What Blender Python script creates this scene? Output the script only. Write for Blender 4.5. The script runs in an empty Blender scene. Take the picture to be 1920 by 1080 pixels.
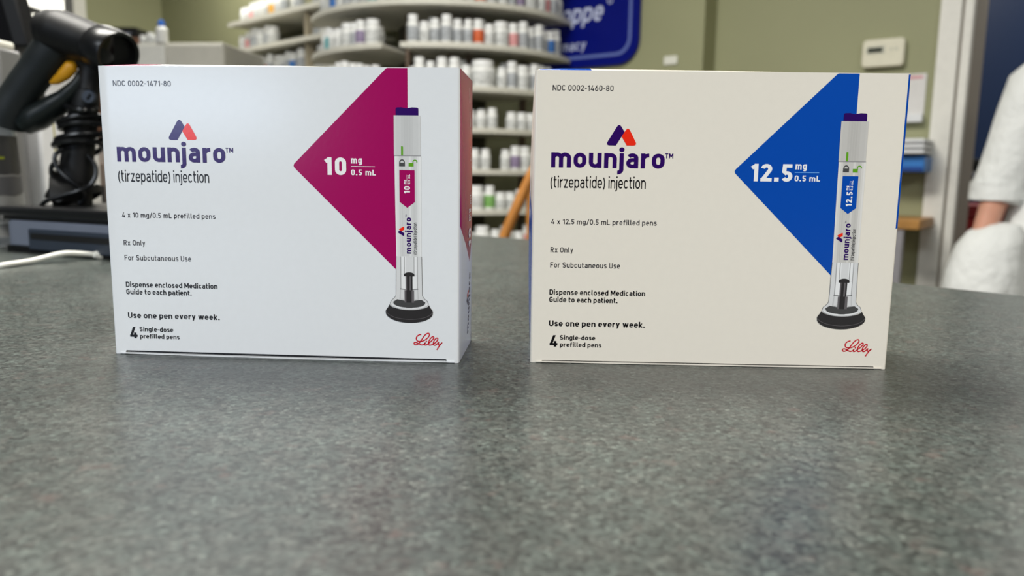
import bpy, math, random
from mathutils import Vector, Matrix
random.seed(7)
PI = math.pi
S = bpy.context.scene
COL = S.collection

# ------------------------------------------------------------------ camera, world, lights, exposure
CT = 0.95                                   # counter top height
CAM = Vector((0, 0, CT + 0.0852))
F_PX, PITCH, ROLL = 1440.0, 0.1473, 0.0136
_f = Vector((0, math.cos(PITCH), -math.sin(PITCH)))
_r0 = Vector((1, 0, 0)); _u0 = _r0.cross(_f)
_r = _r0*math.cos(ROLL) + _u0*math.sin(ROLL)
_u = -_r0*math.sin(ROLL) + _u0*math.cos(ROLL)
cd = bpy.data.cameras.new('camera'); cam = bpy.data.objects.new('camera', cd); COL.objects.link(cam)
m = Matrix((( _r.x, _u.x, -_f.x, CAM.x), (_r.y, _u.y, -_f.y, CAM.y), (_r.z, _u.z, -_f.z, CAM.z), (0, 0, 0, 1)))
cam.matrix_world = m
cd.sensor_width = 36; cd.lens = F_PX/1920*36; cd.clip_start = 0.01
cd.dof.use_dof = True; cd.dof.focus_distance = 0.345; cd.dof.aperture_fstop = 10.0
S.camera = cam
S.view_settings.view_transform = 'Standard'; S.view_settings.look = 'None'
S.view_settings.gamma = 1; S.view_settings.exposure = 0.0; S.view_settings.use_curve_mapping = False

w = bpy.data.worlds.new('world'); S.world = w; w.use_nodes = True
w.node_tree.nodes['Background'].inputs[0].default_value = (0.93, 0.97, 1.0, 1)
w.node_tree.nodes['Background'].inputs[1].default_value = 0.10

def area(name, loc, sx, sy, power, col, rot=(0, 0, 0)):
    l = bpy.data.lights.new(name, 'AREA'); l.shape = 'RECTANGLE'; l.size = sx; l.size_y = sy
    l.energy = power; l.color = col
    o = bpy.data.objects.new(name, l); COL.objects.link(o); o.location = loc; o.rotation_euler = rot
    return o
CEIL = 2.52
WARM, COOL = (1.0, 0.97, 0.90), (0.86, 0.93, 1.0)
area('ceiling_or_fill_light', (-0.55, 1.05, CEIL-.03), 1.2, 0.6, 78, WARM)
area('ceiling_or_fill_light', (-1.5, 3.75, CEIL-.03), 0.6, 1.2, 26, WARM)  # added fill with no known fixture, brightens the far left walls
area('ceiling_or_fill_light', (-1.5, -1.5, CEIL-.03), 1.2, 0.6, 62, COOL)
area('ceiling_or_fill_light', (1.1, -1.5, CEIL-.03), 1.2, 0.6, 70, WARM)
area('ceiling_or_fill_light', (2.6, 2.9, CEIL-.03), 0.6, 0.6, 22, WARM)
area('shop_window_light', (-1.90, -2.68, 1.35), 0.95, 0.26, 10.5, (0.62, 0.77, 1.0), (PI/2, 0, math.radians(-33.5)))

# ------------------------------------------------------------------ helpers
def at(px, py, y):
    d = _f*F_PX + _r*(px-960) + _u*(540-py)
    return CAM + d*(y/d.y)
def lin(c):
    return tuple(((x/255)/12.92 if x/255 <= .04045 else ((x/255+.055)/1.055)**2.4) for x in c)
MATS = {}
def mat(name, rgb, rough=.5, metal=0, spec=.5, noise=None, bump=None, trans=0, emit=None, alpha=None, ior=1.45, sub=0, coat=0):
    if name in MATS: return MATS[name]
    k = bpy.data.materials.new(name); k.use_nodes = True; nt = k.node_tree
    b = nt.nodes['Principled BSDF']; c = (*lin(rgb), 1)
    b.inputs['Base Color'].default_value = c; b.inputs['Roughness'].default_value = rough
    b.inputs['Metallic'].default_value = metal; b.inputs['Specular IOR Level'].default_value = spec
    b.inputs['Transmission Weight'].default_value = trans; b.inputs['IOR'].default_value = ior
    b.inputs['Coat Weight'].default_value = coat
    if sub: b.inputs['Subsurface Weight'].default_value = sub; b.inputs['Subsurface Scale'].default_value = .01
    if emit: b.inputs['Emission Color'].default_value = c; b.inputs['Emission Strength'].default_value = emit
    tc = nt.nodes.new('ShaderNodeTexCoord')
    sc_, amt = noise if noise else (40, .05)
    n = nt.nodes.new('ShaderNodeTexNoise'); n.inputs['Scale'].default_value = sc_; n.inputs['Detail'].default_value = 4
    nt.links.new(tc.outputs['Object'], n.inputs['Vector'])
    mr = nt.nodes.new('ShaderNodeMapRange'); mr.inputs['From Min'].default_value = .25; mr.inputs['From Max'].default_value = .75
    mr.inputs['To Min'].default_value = 1-amt; mr.inputs['To Max'].default_value = 1+amt*.6
    nt.links.new(n.outputs['Fac'], mr.inputs['Value'])
    mx = nt.nodes.new('ShaderNodeMix'); mx.data_type = 'RGBA'; mx.blend_type = 'MULTIPLY'; mx.inputs[0].default_value = 1
    mx.inputs[6].default_value = c; nt.links.new(mr.outputs[0], mx.inputs[7]); nt.links.new(mx.outputs[2], b.inputs['Base Color'])
    if bump:
        n2 = nt.nodes.new('ShaderNodeTexNoise'); n2.inputs['Scale'].default_value = bump[0]; n2.inputs['Detail'].default_value = 3
        nt.links.new(tc.outputs['Object'], n2.inputs['Vector'])
        bp = nt.nodes.new('ShaderNodeBump'); bp.inputs['Strength'].default_value = bump[1]; bp.inputs['Distance'].default_value = bump[2]
        nt.links.new(n2.outputs['Fac'], bp.inputs['Height']); nt.links.new(bp.outputs[0], b.inputs['Normal'])
    MATS[name] = k
    return k

class MB:
    def __init__(s): s.v = []; s.f = []; s.mi = []
    def add(s, vs, fs, mi=0, M=None):
        o = len(s.v)
        s.v += [tuple(M @ Vector(p)) if M else tuple(p) for p in vs]
        s.f += [tuple(i+o for i in f) for f in fs]; s.mi += [mi]*len(fs)
        return s
    def box(s, lo, hi, mi=0, M=None):
        x0, y0, z0 = lo; x1, y1, z1 = hi
        return s.add([(x0,y0,z0),(x1,y0,z0),(x1,y1,z0),(x0,y1,z0),(x0,y0,z1),(x1,y0,z1),(x1,y1,z1),(x0,y1,z1)],
              [(3,2,1,0),(4,5,6,7),(0,1,5,4),(1,2,6,5),(2,3,7,6),(3,0,4,7)], mi, M)
    def rbox(s, lo, hi, r, mi=0, M=None, n=4):          # box rounded about its local y axis (outline in x,z)
        x0, y0, z0 = lo; x1, y1, z1 = hi; o = []
        for cx, cz, a in ((x1-r, z1-r, 0), (x0+r, z1-r, 90), (x0+r, z0+r, 180), (x1-r, z0+r, 270)):
            for i in range(n+1):
                t = math.radians(a+90*i/n); o.append((cx+r*math.cos(t), cz+r*math.sin(t)))
        return s.prism(o, y0, y1, mi, M)
    def prism(s, o, y0, y1, mi=0, M=None):              # outline (x,z) pushed from y0 to y1
        k = len(o)
        vs = [(x, y0, z) for x, z in o]+[(x, y1, z) for x, z in o]
        fs = [tuple(range(k)), tuple(reversed(range(k, 2*k)))]+[(i, i+k, (i+1) % k+k, (i+1) % k) for i in range(k)]
        return s.add(vs, fs, mi, M)
    def plan(s, o, z0, z1, mi=0):                       # outline (x,y) raised from z0 to z1
        k = len(o)
        vs = [(x, y, z0) for x, y in o]+[(x, y, z1) for x, y in o]
        fs = [tuple(reversed(range(k))), tuple(range(k, 2*k))]+[(i, (i+1) % k, (i+1) % k+k, i+k) for i in range(k)]
        return s.add(vs, fs, mi)
    def loft(s, rings, mi=0, cap=True, M=None):
        n = len(rings[0]); vs = [p for r in rings for p in r]; fs = []
        for j in range(len(rings)-1):
            for i in range(n):
                a = j*n+i; b = j*n+(i+1) % n
                fs.append((a, b, b+n, a+n))
        if cap: fs += [tuple(reversed(range(n))), tuple(range((len(rings)-1)*n, len(rings)*n))]
        return s.add(vs, fs, mi, M)
    def lathe(s, prof, c=(0, 0, 0), n=24, mi=0, M=None):
        return s.loft([[(c[0]+r*math.cos(2*PI*i/n), c[1]+r*math.sin(2*PI*i/n), c[2]+z) for i in range(n)] for r, z in prof], mi, True, M)
    def tube(s, pts, r, n=10, mi=0, closed=False):
        pts = [Vector(p) for p in pts]; rings = []; up = None
        rs = r if isinstance(r, (list, tuple)) else [r]*len(pts)
        for i, p in enumerate(pts):
            a = pts[i-1] if i else (pts[-2] if closed else p); b = pts[i+1] if i < len(pts)-1 else (pts[1] if closed else p)
            t = (b-a).normalized()
            if up is None: up = t.orthogonal().normalized()
            up = (up-t*up.dot(t)).normalized(); sd = t.cross(up)
            rings.append([p+(up*math.cos(2*PI*k/n)+sd*math.sin(2*PI*k/n))*rs[i] for k in range(n)])
        return s.loft(rings, mi, not closed)
    def build(s, name, mats, parent=None, loc=None, rz=0, smooth=True, bevel=0, ang=40):
        me = bpy.data.meshes.new(name); me.from_pydata(s.v, [], s.f)
        for k in (mats if isinstance(mats, (list, tuple)) else [mats]): me.materials.append(k)
        for p, i in zip(me.polygons, s.mi): p.material_index = i; p.use_smooth = smooth
        me.update()
        o = bpy.data.objects.new(name, me); COL.objects.link(o)
        if smooth: me.set_sharp_from_angle(angle=math.radians(ang))
        if parent: o.parent = parent
        if loc: o.location = loc
        o.rotation_euler[2] = rz
        if bevel:
            b = o.modifiers.new('bevel', 'BEVEL'); b.width = bevel; b.segments = 3; b.limit_method = 'ANGLE'
        return o
def spline(pts, n=8):
    P = [Vector(p) for p in pts]; out = []
    for i in range(len(P)-1):
        a = P[max(i-1, 0)]; b = P[i]; c = P[i+1]; d = P[min(i+2, len(P)-1)]
        for k in range(n):
            t = k/n
            out.append(.5*((2*b)+(c-a)*t+(2*a-5*b+4*c-d)*t*t+(3*b-a-3*c+d)*t**3))
    out.append(P[-1]); return out
def lerp1(vals, n): # resample scalar list like spline()
    out = []
    for i in range(len(vals)-1):
        out += [vals[i]+(vals[i+1]-vals[i])*(k/n)*(k/n)*(3-2*k/n) for k in range(n)]
    return out+[vals[-1]]
def empty(name, loc, rz=0):
    o = bpy.data.objects.new(name, None); COL.objects.link(o); o.location = loc; o.rotation_euler = (0, 0, rz)
    o.empty_display_size = .05; return o
def tag(o, label, cat, group=None, kind=None):
    o['label'] = label; o['category'] = cat
    if group: o['group'] = group
    if kind: o['kind'] = kind
    return o
def struct(o, label, cat): return tag(o, label, cat, None, 'structure')
def dup(root, loc, rz=0):
    r = root.copy(); COL.objects.link(r); r.location = loc; r.rotation_euler = (0, 0, rz)
    for ch in root.children:
        c = ch.copy(); COL.objects.link(c); c.parent = r
        for g in ch.children:
            d = g.copy(); COL.objects.link(d); d.parent = c
    return r

# ------------------------------------------------------------------ the room
# the room stands at about 38 degrees to the camera: D runs along the sales wall, N points into the wall
D = Vector((.788, -.616, 0)); N = Vector((.616, .788, 0))
WB = Vector((-.167, 3.45, 0))               # a point on the green wall behind the shelving
def wp(t, s=0, z=0): return WB + D*t + N*s + Vector((0, 0, z))
RZ = math.atan2(D.y, D.x)
green = mat('sage_green_paint', (152, 153, 118), .6, noise=(3, .04), bump=(220, .08, .001))
white_trim = mat('white_trim_paint', (228, 226, 218), .4)
beige_jamb = mat('taupe_jamb_paint', (150, 142, 130), .5)
navy = mat('navy_paint', (30, 48, 82), .45)
ceil_m = mat('ceiling_tile', (196, 194, 188), .9, noise=(60, .08))
floor_m = mat('floor_vinyl', (120, 116, 108), .4)
grey_wall = mat('grey_paint', (160, 158, 152), .7)

struct(MB().box((-6, -4, -.05), (5, 10, 0)).build('floor', floor_m, smooth=False), 'vinyl floor of the shop behind the counter', 'floor')
struct(MB().box((-6, -4, CEIL), (5, 10, CEIL+.05)).build('ceiling', ceil_m, smooth=False), 'pale tiled ceiling with light panels at far left', 'ceiling')
def on_wall(px, py, s):      # where a sight line meets the plane s metres in front of / behind the green wall
    d = at(px, py, 1.0)-CAM; p0 = wp(0, s)-CAM; k = N.dot(p0)/N.dot(d); return CAM+d*k
TL = (on_wall(304, 40, 0)-WB).dot(D); TS = (on_wall(1320, 60, 0)-WB).dot(D)
def wall(name, t0, t1, s0, s1, mt, label):
    o = [wp(t0, s0), wp(t1, s0), wp(t1, s1), wp(t0, s1)]
    return struct(MB().plan([(p.x, p.y) for p in o], 0, CEIL).build(name, mt, smooth=False), label, 'wall')
wall('wall_back', TL, TS, 0, .10, green, 'sage green wall behind the white bottle shelves and blue sign')
RS = .10                                     # the right stretch is set back by this much
dt = (on_wall(1735, 330, RS-.022)-WB).dot(D)
wall('wall_right', TS-.02, dt+.037, RS, RS+.12, green, 'sage green wall with the thermostat beside the doorway')
# left return wall, then the opening into the back room
_d = at(156, 15, 1.0)-CAM; _p = wp(TL)-CAM              # how far the return wall comes forward
SL = (_p.x*_d.y-_p.y*_d.x)/(N.x*_d.y-N.y*_d.x)
o_ = [wp(TL, 0), wp(TL, -SL), wp(TL-.1, -SL), wp(TL-.1, 0)]
struct(MB().plan([(p.x, p.y) for p in o_], 0, CEIL).build('wall_left', green, smooth=False), 'shaded green return wall at far left beyond the scanner', 'wall')
o_ = [wp(TL+.012, -SL+.01), wp(TL+.012, -SL-.06), wp(TL-.112, -SL-.06), wp(TL-.112, -SL+.01)]
struct(MB().plan([(p.x, p.y) for p in o_], 0, CEIL).build('trim_1', white_trim, smooth=False), 'white vertical trim at the end of the left green wall', 'trim')
struct(MB().box((-7, 8.6, 0), (-2.2, 8.7, CEIL)).build('wall_far', grey_wall, smooth=False), 'grey far wall of the back room seen past the scanner', 'wall')
# doorway at right
def wbox(name, t0, t1, s0, s1, z0, z1, mt, parent=None):
    o = [wp(t0, s0), wp(t1, s0), wp(t1, s1), wp(t0, s1)]
    return MB().plan([(p.x, p.y) for p in o], z0, z1).build(name, mt, parent, smooth=False)
fr = empty('door_1', wp(dt, RS)); struct(fr, 'white cased doorway frame at right, beside the person in the white coat', 'door frame')
fr_inv = fr.location.copy()
def part_w(name, t0, t1, s0, s1, z0, z1, mt):
    o = [wp(t0, s0)-fr_inv, wp(t1, s0)-fr_inv, wp(t1, s1)-fr_inv, wp(t0, s1)-fr_inv]
    return MB().plan([(p.x, p.y) for p in o], z0, z1).build(name, mt, fr, smooth=False)
part_w('casing', dt, dt+.056, RS-.022, RS+.01, 0, 2.2, white_trim)
part_w('casing_bead', dt+.056, dt+.064, RS-.010, RS+.01, 0, 2.2, beige_jamb)
part_w('door_stop', dt+.064, dt+.086, RS-.016, RS+.03, 0, 2.2, white_trim)
part_w('jamb', dt+.03, dt+.087, RS+.03, RS+.26, 0, 2.2, beige_jamb)
part_w('casing', dt+1.0, dt+1.07, RS-.022, RS+.2, 0, 2.2, white_trim)
part_w('casing_head', dt, dt+1.07, RS-.022, RS+.2, 2.2, 2.27, white_trim)
wall('wall_side', dt+1.05, dt+2.6, RS, RS+.12, green, 'green wall to the right of the doorway')
struct(MB().box((1.3, 3.9, 0), (4.6, 4.0, CEIL)).build('wall_corridor', navy, smooth=False), 'navy blue wall seen through the doorway behind the white coat', 'wall')

# ------------------------------------------------------------------ counter
def counter_mat():
    k = bpy.data.materials.new('speckled_grey_laminate'); k.use_nodes = True; nt = k.node_tree; L = nt.links
    b = nt.nodes['Principled BSDF']; tc = nt.nodes.new('ShaderNodeTexCoord')
    def noise(scale, detail, rough=.6):
        n = nt.nodes.new('ShaderNodeTexNoise'); n.inputs['Scale'].default_value = scale
        n.inputs['Detail'].default_value = detail; n.inputs['Roughness'].default_value = rough
        L.new(tc.outputs['Object'], n.inputs['Vector']); return n
    def ramp(src, stops):
        r = nt.nodes.new('ShaderNodeValToRGB'); e = r.color_ramp.elements
        while len(e) < len(stops): e.new(.5)
        for x, (p, c) in zip(e, stops): x.position = p; x.color = (*lin(c), 1)
        L.new(src, r.inputs[0]); return r
    def mix(mode, fac, a, bb):
        x = nt.nodes.new('ShaderNodeMix'); x.data_type = 'RGBA'; x.blend_type = mode
        if isinstance(fac, float): x.inputs[0].default_value = fac
        else: L.new(fac, x.inputs[0])
        L.new(a, x.inputs[6])
        if isinstance(bb, tuple): x.inputs[7].default_value = (*lin(bb), 1)
        else: L.new(bb, x.inputs[7])
        return x.outputs[2]
    def cells(scale):                       # pressed laminate grain: small irregular chips of slightly different greys
        wob = nt.nodes.new('ShaderNodeVectorMath'); wob.operation = 'MULTIPLY_ADD'; wob.inputs[1].default_value = (.0016, .0016, .0016)
        L.new(noise(900, 2).outputs['Color'], wob.inputs[0]); L.new(tc.outputs['Object'], wob.inputs[2])
        v = nt.nodes.new('ShaderNodeTexVoronoi'); v.inputs['Scale'].default_value = scale; L.new(wob.outputs[0], v.inputs['Vector'])
        sp = nt.nodes.new('ShaderNodeSeparateColor'); L.new(v.outputs['Color'], sp.inputs[0]); return sp.outputs[0]
    fine = ramp(cells(800), [(0, (34, 38, 36)), (.25, (58, 63, 60)), (.55, (76, 81, 78)), (.9, (86, 92, 88)), (1, (108, 115, 110))])
    mid = ramp(cells(340), [(0, (190, 190, 190)), (.4, (232, 232, 232)), (1, (255, 255, 255))])
    big = ramp(noise(26, 3).outputs['Fac'], [(.3, (208, 210, 210)), (.7, (255, 255, 255))])
    c = mix('MULTIPLY', .8, fine.outputs[0], mid.outputs[0])
    c = mix('MULTIPLY', .8, c, big.outputs[0])
    hue = ramp(noise(150, 3).outputs['Fac'], [(.42, (238, 255, 246)), (.58, (255, 246, 236))])
    c = mix('MULTIPLY', .45, c, hue.outputs[0])
    red = ramp(noise(95, 3).outputs['Fac'], [(.62, (0, 0, 0)), (.74, (255, 255, 255))])
    rf = nt.nodes.new('ShaderNodeMath'); rf.operation = 'MULTIPLY'; rf.inputs[1].default_value = .30; L.new(red.outputs[0], rf.inputs[0])
    c = mix('MIX', rf.outputs[0], c, (112, 90, 84))
    L.new(c, b.inputs['Base Color'])
    b.inputs['Roughness'].default_value = .32; b.inputs['Specular IOR Level'].default_value = .7
    bp = nt.nodes.new('ShaderNodeBump'); bp.inputs['Strength'].default_value = .03; bp.inputs['Distance'].default_value = .0003
    L.new(noise(900, 2).outputs['Fac'], bp.inputs['Height']); L.new(bp.outputs[0], b.inputs['Normal'])
    return k
lam = counter_mat()
edge = [(1.05, -.02), (.385, .567), (.318, .635), (.026, 1.008), (-.06, 1.078), (-.5, 1.42), (-1.5, 1.42), (-1.5, -.55), (1.05, -.55)]
ctr = empty('counter', (0, .3, 0)); tag(ctr, 'long grey speckled laminate counter both medicine cartons stand on', 'counter')
MB().plan([(x, y-.3) for x, y in edge], CT-.04, CT).build('countertop', lam, ctr, smooth=False)
MB().plan([(x*.94-.03, (y-.3)*.92-.02) for x, y in edge], 0, CT-.04).build('base_cabinet', mat('grey_cabinet_panel', (130, 130, 126), .5), ctr, smooth=False)

# ------------------------------------------------------------------ stroke lettering (monoline letters built as ribbons)
XH, DE = .74, -.24
def arc(cx, cy, rx, ry, a, b, n=9):
    return [(cx+rx*math.cos(math.radians(a+(b-a)*i/n)), cy+ry*math.sin(math.radians(a+(b-a)*i/n))) for i in range(n+1)]
def glyph(ch, w):
    h = w/2; st = []; W = .56
    def dg(x0, y0, x1, y1):
        hw = h*math.hypot(x1-x0, y1-y0)/abs(y1-y0)
        st.append(('P', [(x0-hw, y0), (x0+hw, y0), (x1+hw, y1), (x1-hw, y1)]))
    def ring(x0, y0, x1, y1, r=None):
        rx = (x1-x0)/2; ry = min(r or rx*1.05, (y1-y0)/2); cx = (x0+x1)/2
        p = arc(cx, y1-ry, rx, ry, 0, 180)+arc(cx, y0+ry, rx, ry, 180, 360); st.append(p+[p[0]])
    def dot(x, y, s=1.15):
        a = h*s; st.append(('P', [(x-a, y-a), (x+a, y-a), (x+a, y+a), (x-a, y+a)]))
    if ch in 'nhmur':
        if ch in 'nh':
            st.append([(h, 0), (h, XH if ch == 'n' else 1.02)])
            rx = (W-w)/2; st.append([(W-h, 0)]+arc(W/2, XH-h-rx*.95, rx, rx*.95, 0, 180))
        elif ch == 'u':
            st.append([(W-h, 0), (W-h, XH)]); rx = (W-w)/2
            st.append([(h, XH)]+arc(W/2, h+rx*.95, rx, rx*.95, 180, 360))
        elif ch == 'm':
            W = .88; st.append([(h, 0), (h, XH)])
            rx = (W-w)/4
            for c in (h+rx, h+3*rx): st.append([(c+rx, 0)]+arc(c, XH-h-rx, rx, rx, 0, 180))
        else:
            W = .37; st.append([(h, 0), (h, XH)]); rx = W-h*1.2
            st.append(arc(h+rx, XH-h-rx*.8, rx, rx*.8, 180, 88))
    elif ch in 'oO0':
        if ch != 'o': W = .66 if ch == 'O' else .57
        ring(h, h, W-h, (XH if ch == 'o' else 1)-h)
    elif ch in 'bdpqg':
        ring(h, h, W-h, XH-h); x = h if ch in 'bp' else W-h
        if ch in 'bd': st.append([(x, 0), (x, 1.02)])
        elif ch in 'pq': st.append([(x, DE), (x, XH)])
        else:
            rx = (W-w)/2; st.append([(x, XH)]+arc(W/2, DE+h+rx*.62, rx, rx*.62, 0, -150))
    elif ch == 'a':
        W = .53; x = W-h; rx = (W-w)/2
        st.append([(x, 0)]+arc(W/2, XH-h-rx*.8, rx, rx*.8, 0, 150))
        y1 = .44-h*.3; rr_ = (y1-h)/2
        st.append([(x, y1)]+arc(h+rr_, h+rr_, rr_, rr_, 90, 270)+arc(W/2+.02, h+rr_, x-W/2-.02, rr_, 270, 350))
    elif ch in 'cCG':
        T = XH if ch == 'c' else 1; W = .5 if ch == 'c' else .62; rx = (W-w)/2; ry = rx*1.05
        p = arc(W/2, T-h-ry, rx, ry, 28, 180)+arc(W/2, h+ry, rx, ry, 180, 332 if ch != 'G' else 360)
        st.append(p)
        if ch == 'G': st.append([(W/2+.02, .47), (W-h, .47), (W-h, h+ry)])
    elif ch == 'e':
        W = .54; rx = (W-w)/2; ry = rx*1.0; ym = XH*.49
        st.append([(h, ym), (W-h, ym)]+arc(W/2, XH-h-ry, rx, ry, 0, 180)+arc(W/2, h+ry, rx, ry, 180, 322))
    elif ch in 'sS':
        T = XH if ch == 's' else 1; W = .49 if ch == 's' else .6; a, b = h, W-h; t, l = T-h, h; mm = T/2; c = W/2
        st.append([tuple(p[:2]) for p in spline([(b-.01, t-.09*T, 0), (c+.06, t, 0), (c-.07, t, 0), (a, t-.15*T, 0), (a+.05, mm+.07*T, 0), (c, mm, 0),
                   (b-.05, mm-.07*T, 0), (b, l+.15*T, 0), (c+.07, l, 0), (c-.06, l, 0), (a+.01, l+.09*T, 0)], 4)])
    elif ch == 'f':
        W = .38; x = .14; st.append([(x, 0)]+arc(x+.2, 1.02-h-.17, .2, .17, 180, 95)); st.append([(0, XH-h), (W-.02, XH-h)])
    elif ch == 't':
        W = .38; x = .13; st.append([(x, .98)]+arc(x+.17, h+.16, .17, .16, 180, 275)); st.append([(0, XH-h), (W-.02, XH-h)])
    elif ch == 'i': W = w*1.1; st.append([(W/2, 0), (W/2, XH)]); dot(W/2, 1.02-h)
    elif ch == 'j':
        W = w*1.1; x = W-w*.55; st.append([(x, XH)]+arc(x-.14, DE+h+.13, .14, .13, 0, -95)); dot(x, 1.02-h)
    elif ch == 'J':                          # the j of the brand lettering: round dot, tail hanging under the letter before
        W = w; st.append([(h, XH)]+arc(h-.16, DE-.07+h+.15, .16, .15, 0, -95)); r = h*1.28
        st.append(('P4', [(h+r*math.cos(i*PI/8), .915+r*math.sin(i*PI/8)) for i in range(16)]))
    elif ch == 'l': W = h+.17; st.append([(h, 1.02)]+arc(h+.14, h+.13, .14, .13, 180, 275))
    elif ch == 'k': W = .53; st.append([(h, 0), (h, 1.02)]); dg(W-h*1.3, 0, .22, .42); dg(h+.03, .24, W-h*1.3-.02, XH)
    elif ch == 'v': W = .54; dg(h*1.1, XH, W/2, 0); dg(W-h*1.1, XH, W/2, 0)
    elif ch == 'y': W = .54; dg(h*1.1, XH, W/2, .02); dg(W-h*1.1, XH, W*.30, DE)
    elif ch == 'w':
        W = .82; q = (W-w)/4
        for a, b in ((0, 1), (2, 1), (2, 3), (4, 3)): dg(h+a*q, XH, h+b*q, 0)
    elif ch == 'x': W = .54; dg(h*1.2, 0, W-h*1.2, XH); dg(h*1.2, XH, W-h*1.2, 0)
    elif ch == 'z': W = .48; st.append([(0, XH-h), (W, XH-h)]); st.append([(0, h), (W, h)]); dg(h*1.4, h, W-h*1.4, XH-h)
    elif ch == 'N': W = .66; st.append([(h, 0), (h, 1)]); st.append([(W-h, 0), (W-h, 1)]); dg(h*1.25, 1, W-h*1.25, 0)
    elif ch == 'D':
        W = .64; r = .24; st.append([(h, 0), (h, 1)]); st.append([(h, 1-h)]+arc(W-h-r, 1-h-r, r, r, 90, 0)+arc(W-h-r, h+r, r, r, 0, -90)+[(h, h)])
    elif ch in 'RP':
        W = .62; y0 = .46; r = (1-h-y0)/2; st.append([(h, 0), (h, 1)])
        st.append([(h, 1-h)]+arc(W-h-r, y0+r, r, r, 90, -90)+[(h, y0)])
        if ch == 'R': dg(W-h*1.2, 0, W*.5, y0)
    elif ch == 'F': W = .54; st.append([(h, 0), (h, 1)]); st.append([(h, 1-h), (W, 1-h)]); st.append([(h, .5), (W-.06, .5)])
    elif ch == 'U': W = .64; rx = (W-w)/2; st.append([(h, 1)]+arc(W/2, h+rx, rx, rx, 180, 360)+[(W-h, 1)])
    elif ch == 'L': W = .52; st.append([(h, 1), (h, 0)]); st.append([(h, h), (W, h)])
    elif ch == 'M': W = .8; st.append([(h, 0), (h, 1)]); st.append([(W-h, 0), (W-h, 1)]); dg(h*1.2, 1, W/2, .22); dg(W-h*1.2, 1, W/2, .22)
    elif ch == 'T': W = .6; st.append([(0, 1-h), (W, 1-h)]); st.append([(W/2, 0), (W/2, 1)])
    elif ch == '1': W = .34; st.append([(W-h, 0), (W-h, 1)]); st.append([(.02, .76), (W-h, 1-h*.9)])
    elif ch == '2':
        r = .56/2-h; st.append(arc(.28, 1-h-r, r, r, 172, -28, 12)+[(h*1.2, h*1.2)]); st.append([(0, h), (W, h)])
    elif ch == '4': W = .62; dg(.38, 1, h*1.15+.01, .22); st.append([(.01, .22), (W, .22)]); st.append([(W-.13-h*.5, 0), (W-.13-h*.5, .50)])
    elif ch == '5':
        r = .56/2-h; st.append([(W-.04, 1-h), (h+.05, 1-h), (h+.03, .50)]); st.append(arc(.27, h+r*1.12, r, r*1.12, 140, -150, 14))
    elif ch == '6':
        r = .56/2-h; ring(h, h, W-h, .62); dg(h*1.4+.01, .38, .36, 1)
    elif ch == '7': st.append([(0, 1-h), (W, 1-h)]); dg(.18, 0, W-h*1.1, 1-h)
    elif ch == '8': ring(h+.03, .53, W-h-.03, 1-h); ring(h, h, W-h, .53)
    elif ch == '-': W = .32; st.append([(0, .42), (W, .42)])
    elif ch == '.': W = w*1.05; dot(W/2, h*1.15)
    elif ch == '/': W = .42; dg(.04, -.08, W-.04, 1.04)
    elif ch == '(': W = .24; st.append(arc(W+.25, .40, W+.25-h, .68, 132, 228))
    elif ch == ')': W = .24; st.append(arc(-.25, .40, W+.25-h, .68, 48, -48))
    elif ch == ' ': W = .16
    return st, W
def ribbon(mb, pts, w, put, mi=0):
    n = len(pts); L_, R_ = [], []; shut = n > 3 and math.hypot(pts[0][0]-pts[-1][0], pts[0][1]-pts[-1][1]) < 1e-7
    pts = [p for i, p in enumerate(pts) if i == 0 or shut is False or i == n-1 or math.hypot(p[0]-pts[i-1][0], p[1]-pts[i-1][1]) > 1e-6]; n = len(pts)
    for i in range(n):
        x, y = pts[i]
        a = pts[max(i-1, 0)]; b = pts[min(i+1, n-1)]
        if shut and i == 0: a = pts[-2]
        if shut and i == n-1: b = pts[1]
        t1 = (x-a[0], y-a[1]) if (i or shut) else (b[0]-x, b[1]-y)
        t2 = (b[0]-x, b[1]-y) if (i < n-1 or shut) else t1
        l1 = math.hypot(*t1) or 1; l2 = math.hypot(*t2) or 1
        n1 = (-t1[1]/l1, t1[0]/l1); n2 = (-t2[1]/l2, t2[0]/l2)
        mx, my = n1[0]+n2[0], n1[1]+n2[1]; q = max(mx*n1[0]+my*n1[1], .6)
        mx, my = mx/q, my/q
        L_.append(put(x+mx*w/2, y+my*w/2)); R_.append(put(x-mx*w/2, y-my*w/2))
    mb.add(L_+R_, [(i+n, i+1+n, i+1, i) for i in range(n-1)], mi)
def text_len(s, w, gap=.17): return sum(glyph(c, w)[1]+gap for c in s)-gap
def text(mb, s, w, put0, mi=0, gap=.17, nrm=(0, -1, 0)):
    x = 0; k = 0
    for c in s:
        st, W = glyph(c, w)
        for q in st:
            k += 1; n0 = len(mb.v)                  # every stroke lies a hair above the last, so none share a plane
            if q[0] in ('P', 'P4'):
                a = [put0(px+x, py) for px, py in q[1]]
                mb.add(a, [tuple(range(len(a)))], mi)
            else: ribbon(mb, [(px+x, py) for px, py in q], w, put0, mi)
            e = (k % 4)*3e-6
            mb.v[n0:] = [(vx+nrm[0]*e, vy+nrm[1]*e, vz+nrm[2]*e) for vx, vy, vz in mb.v[n0:]]
        x += W+gap

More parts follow.
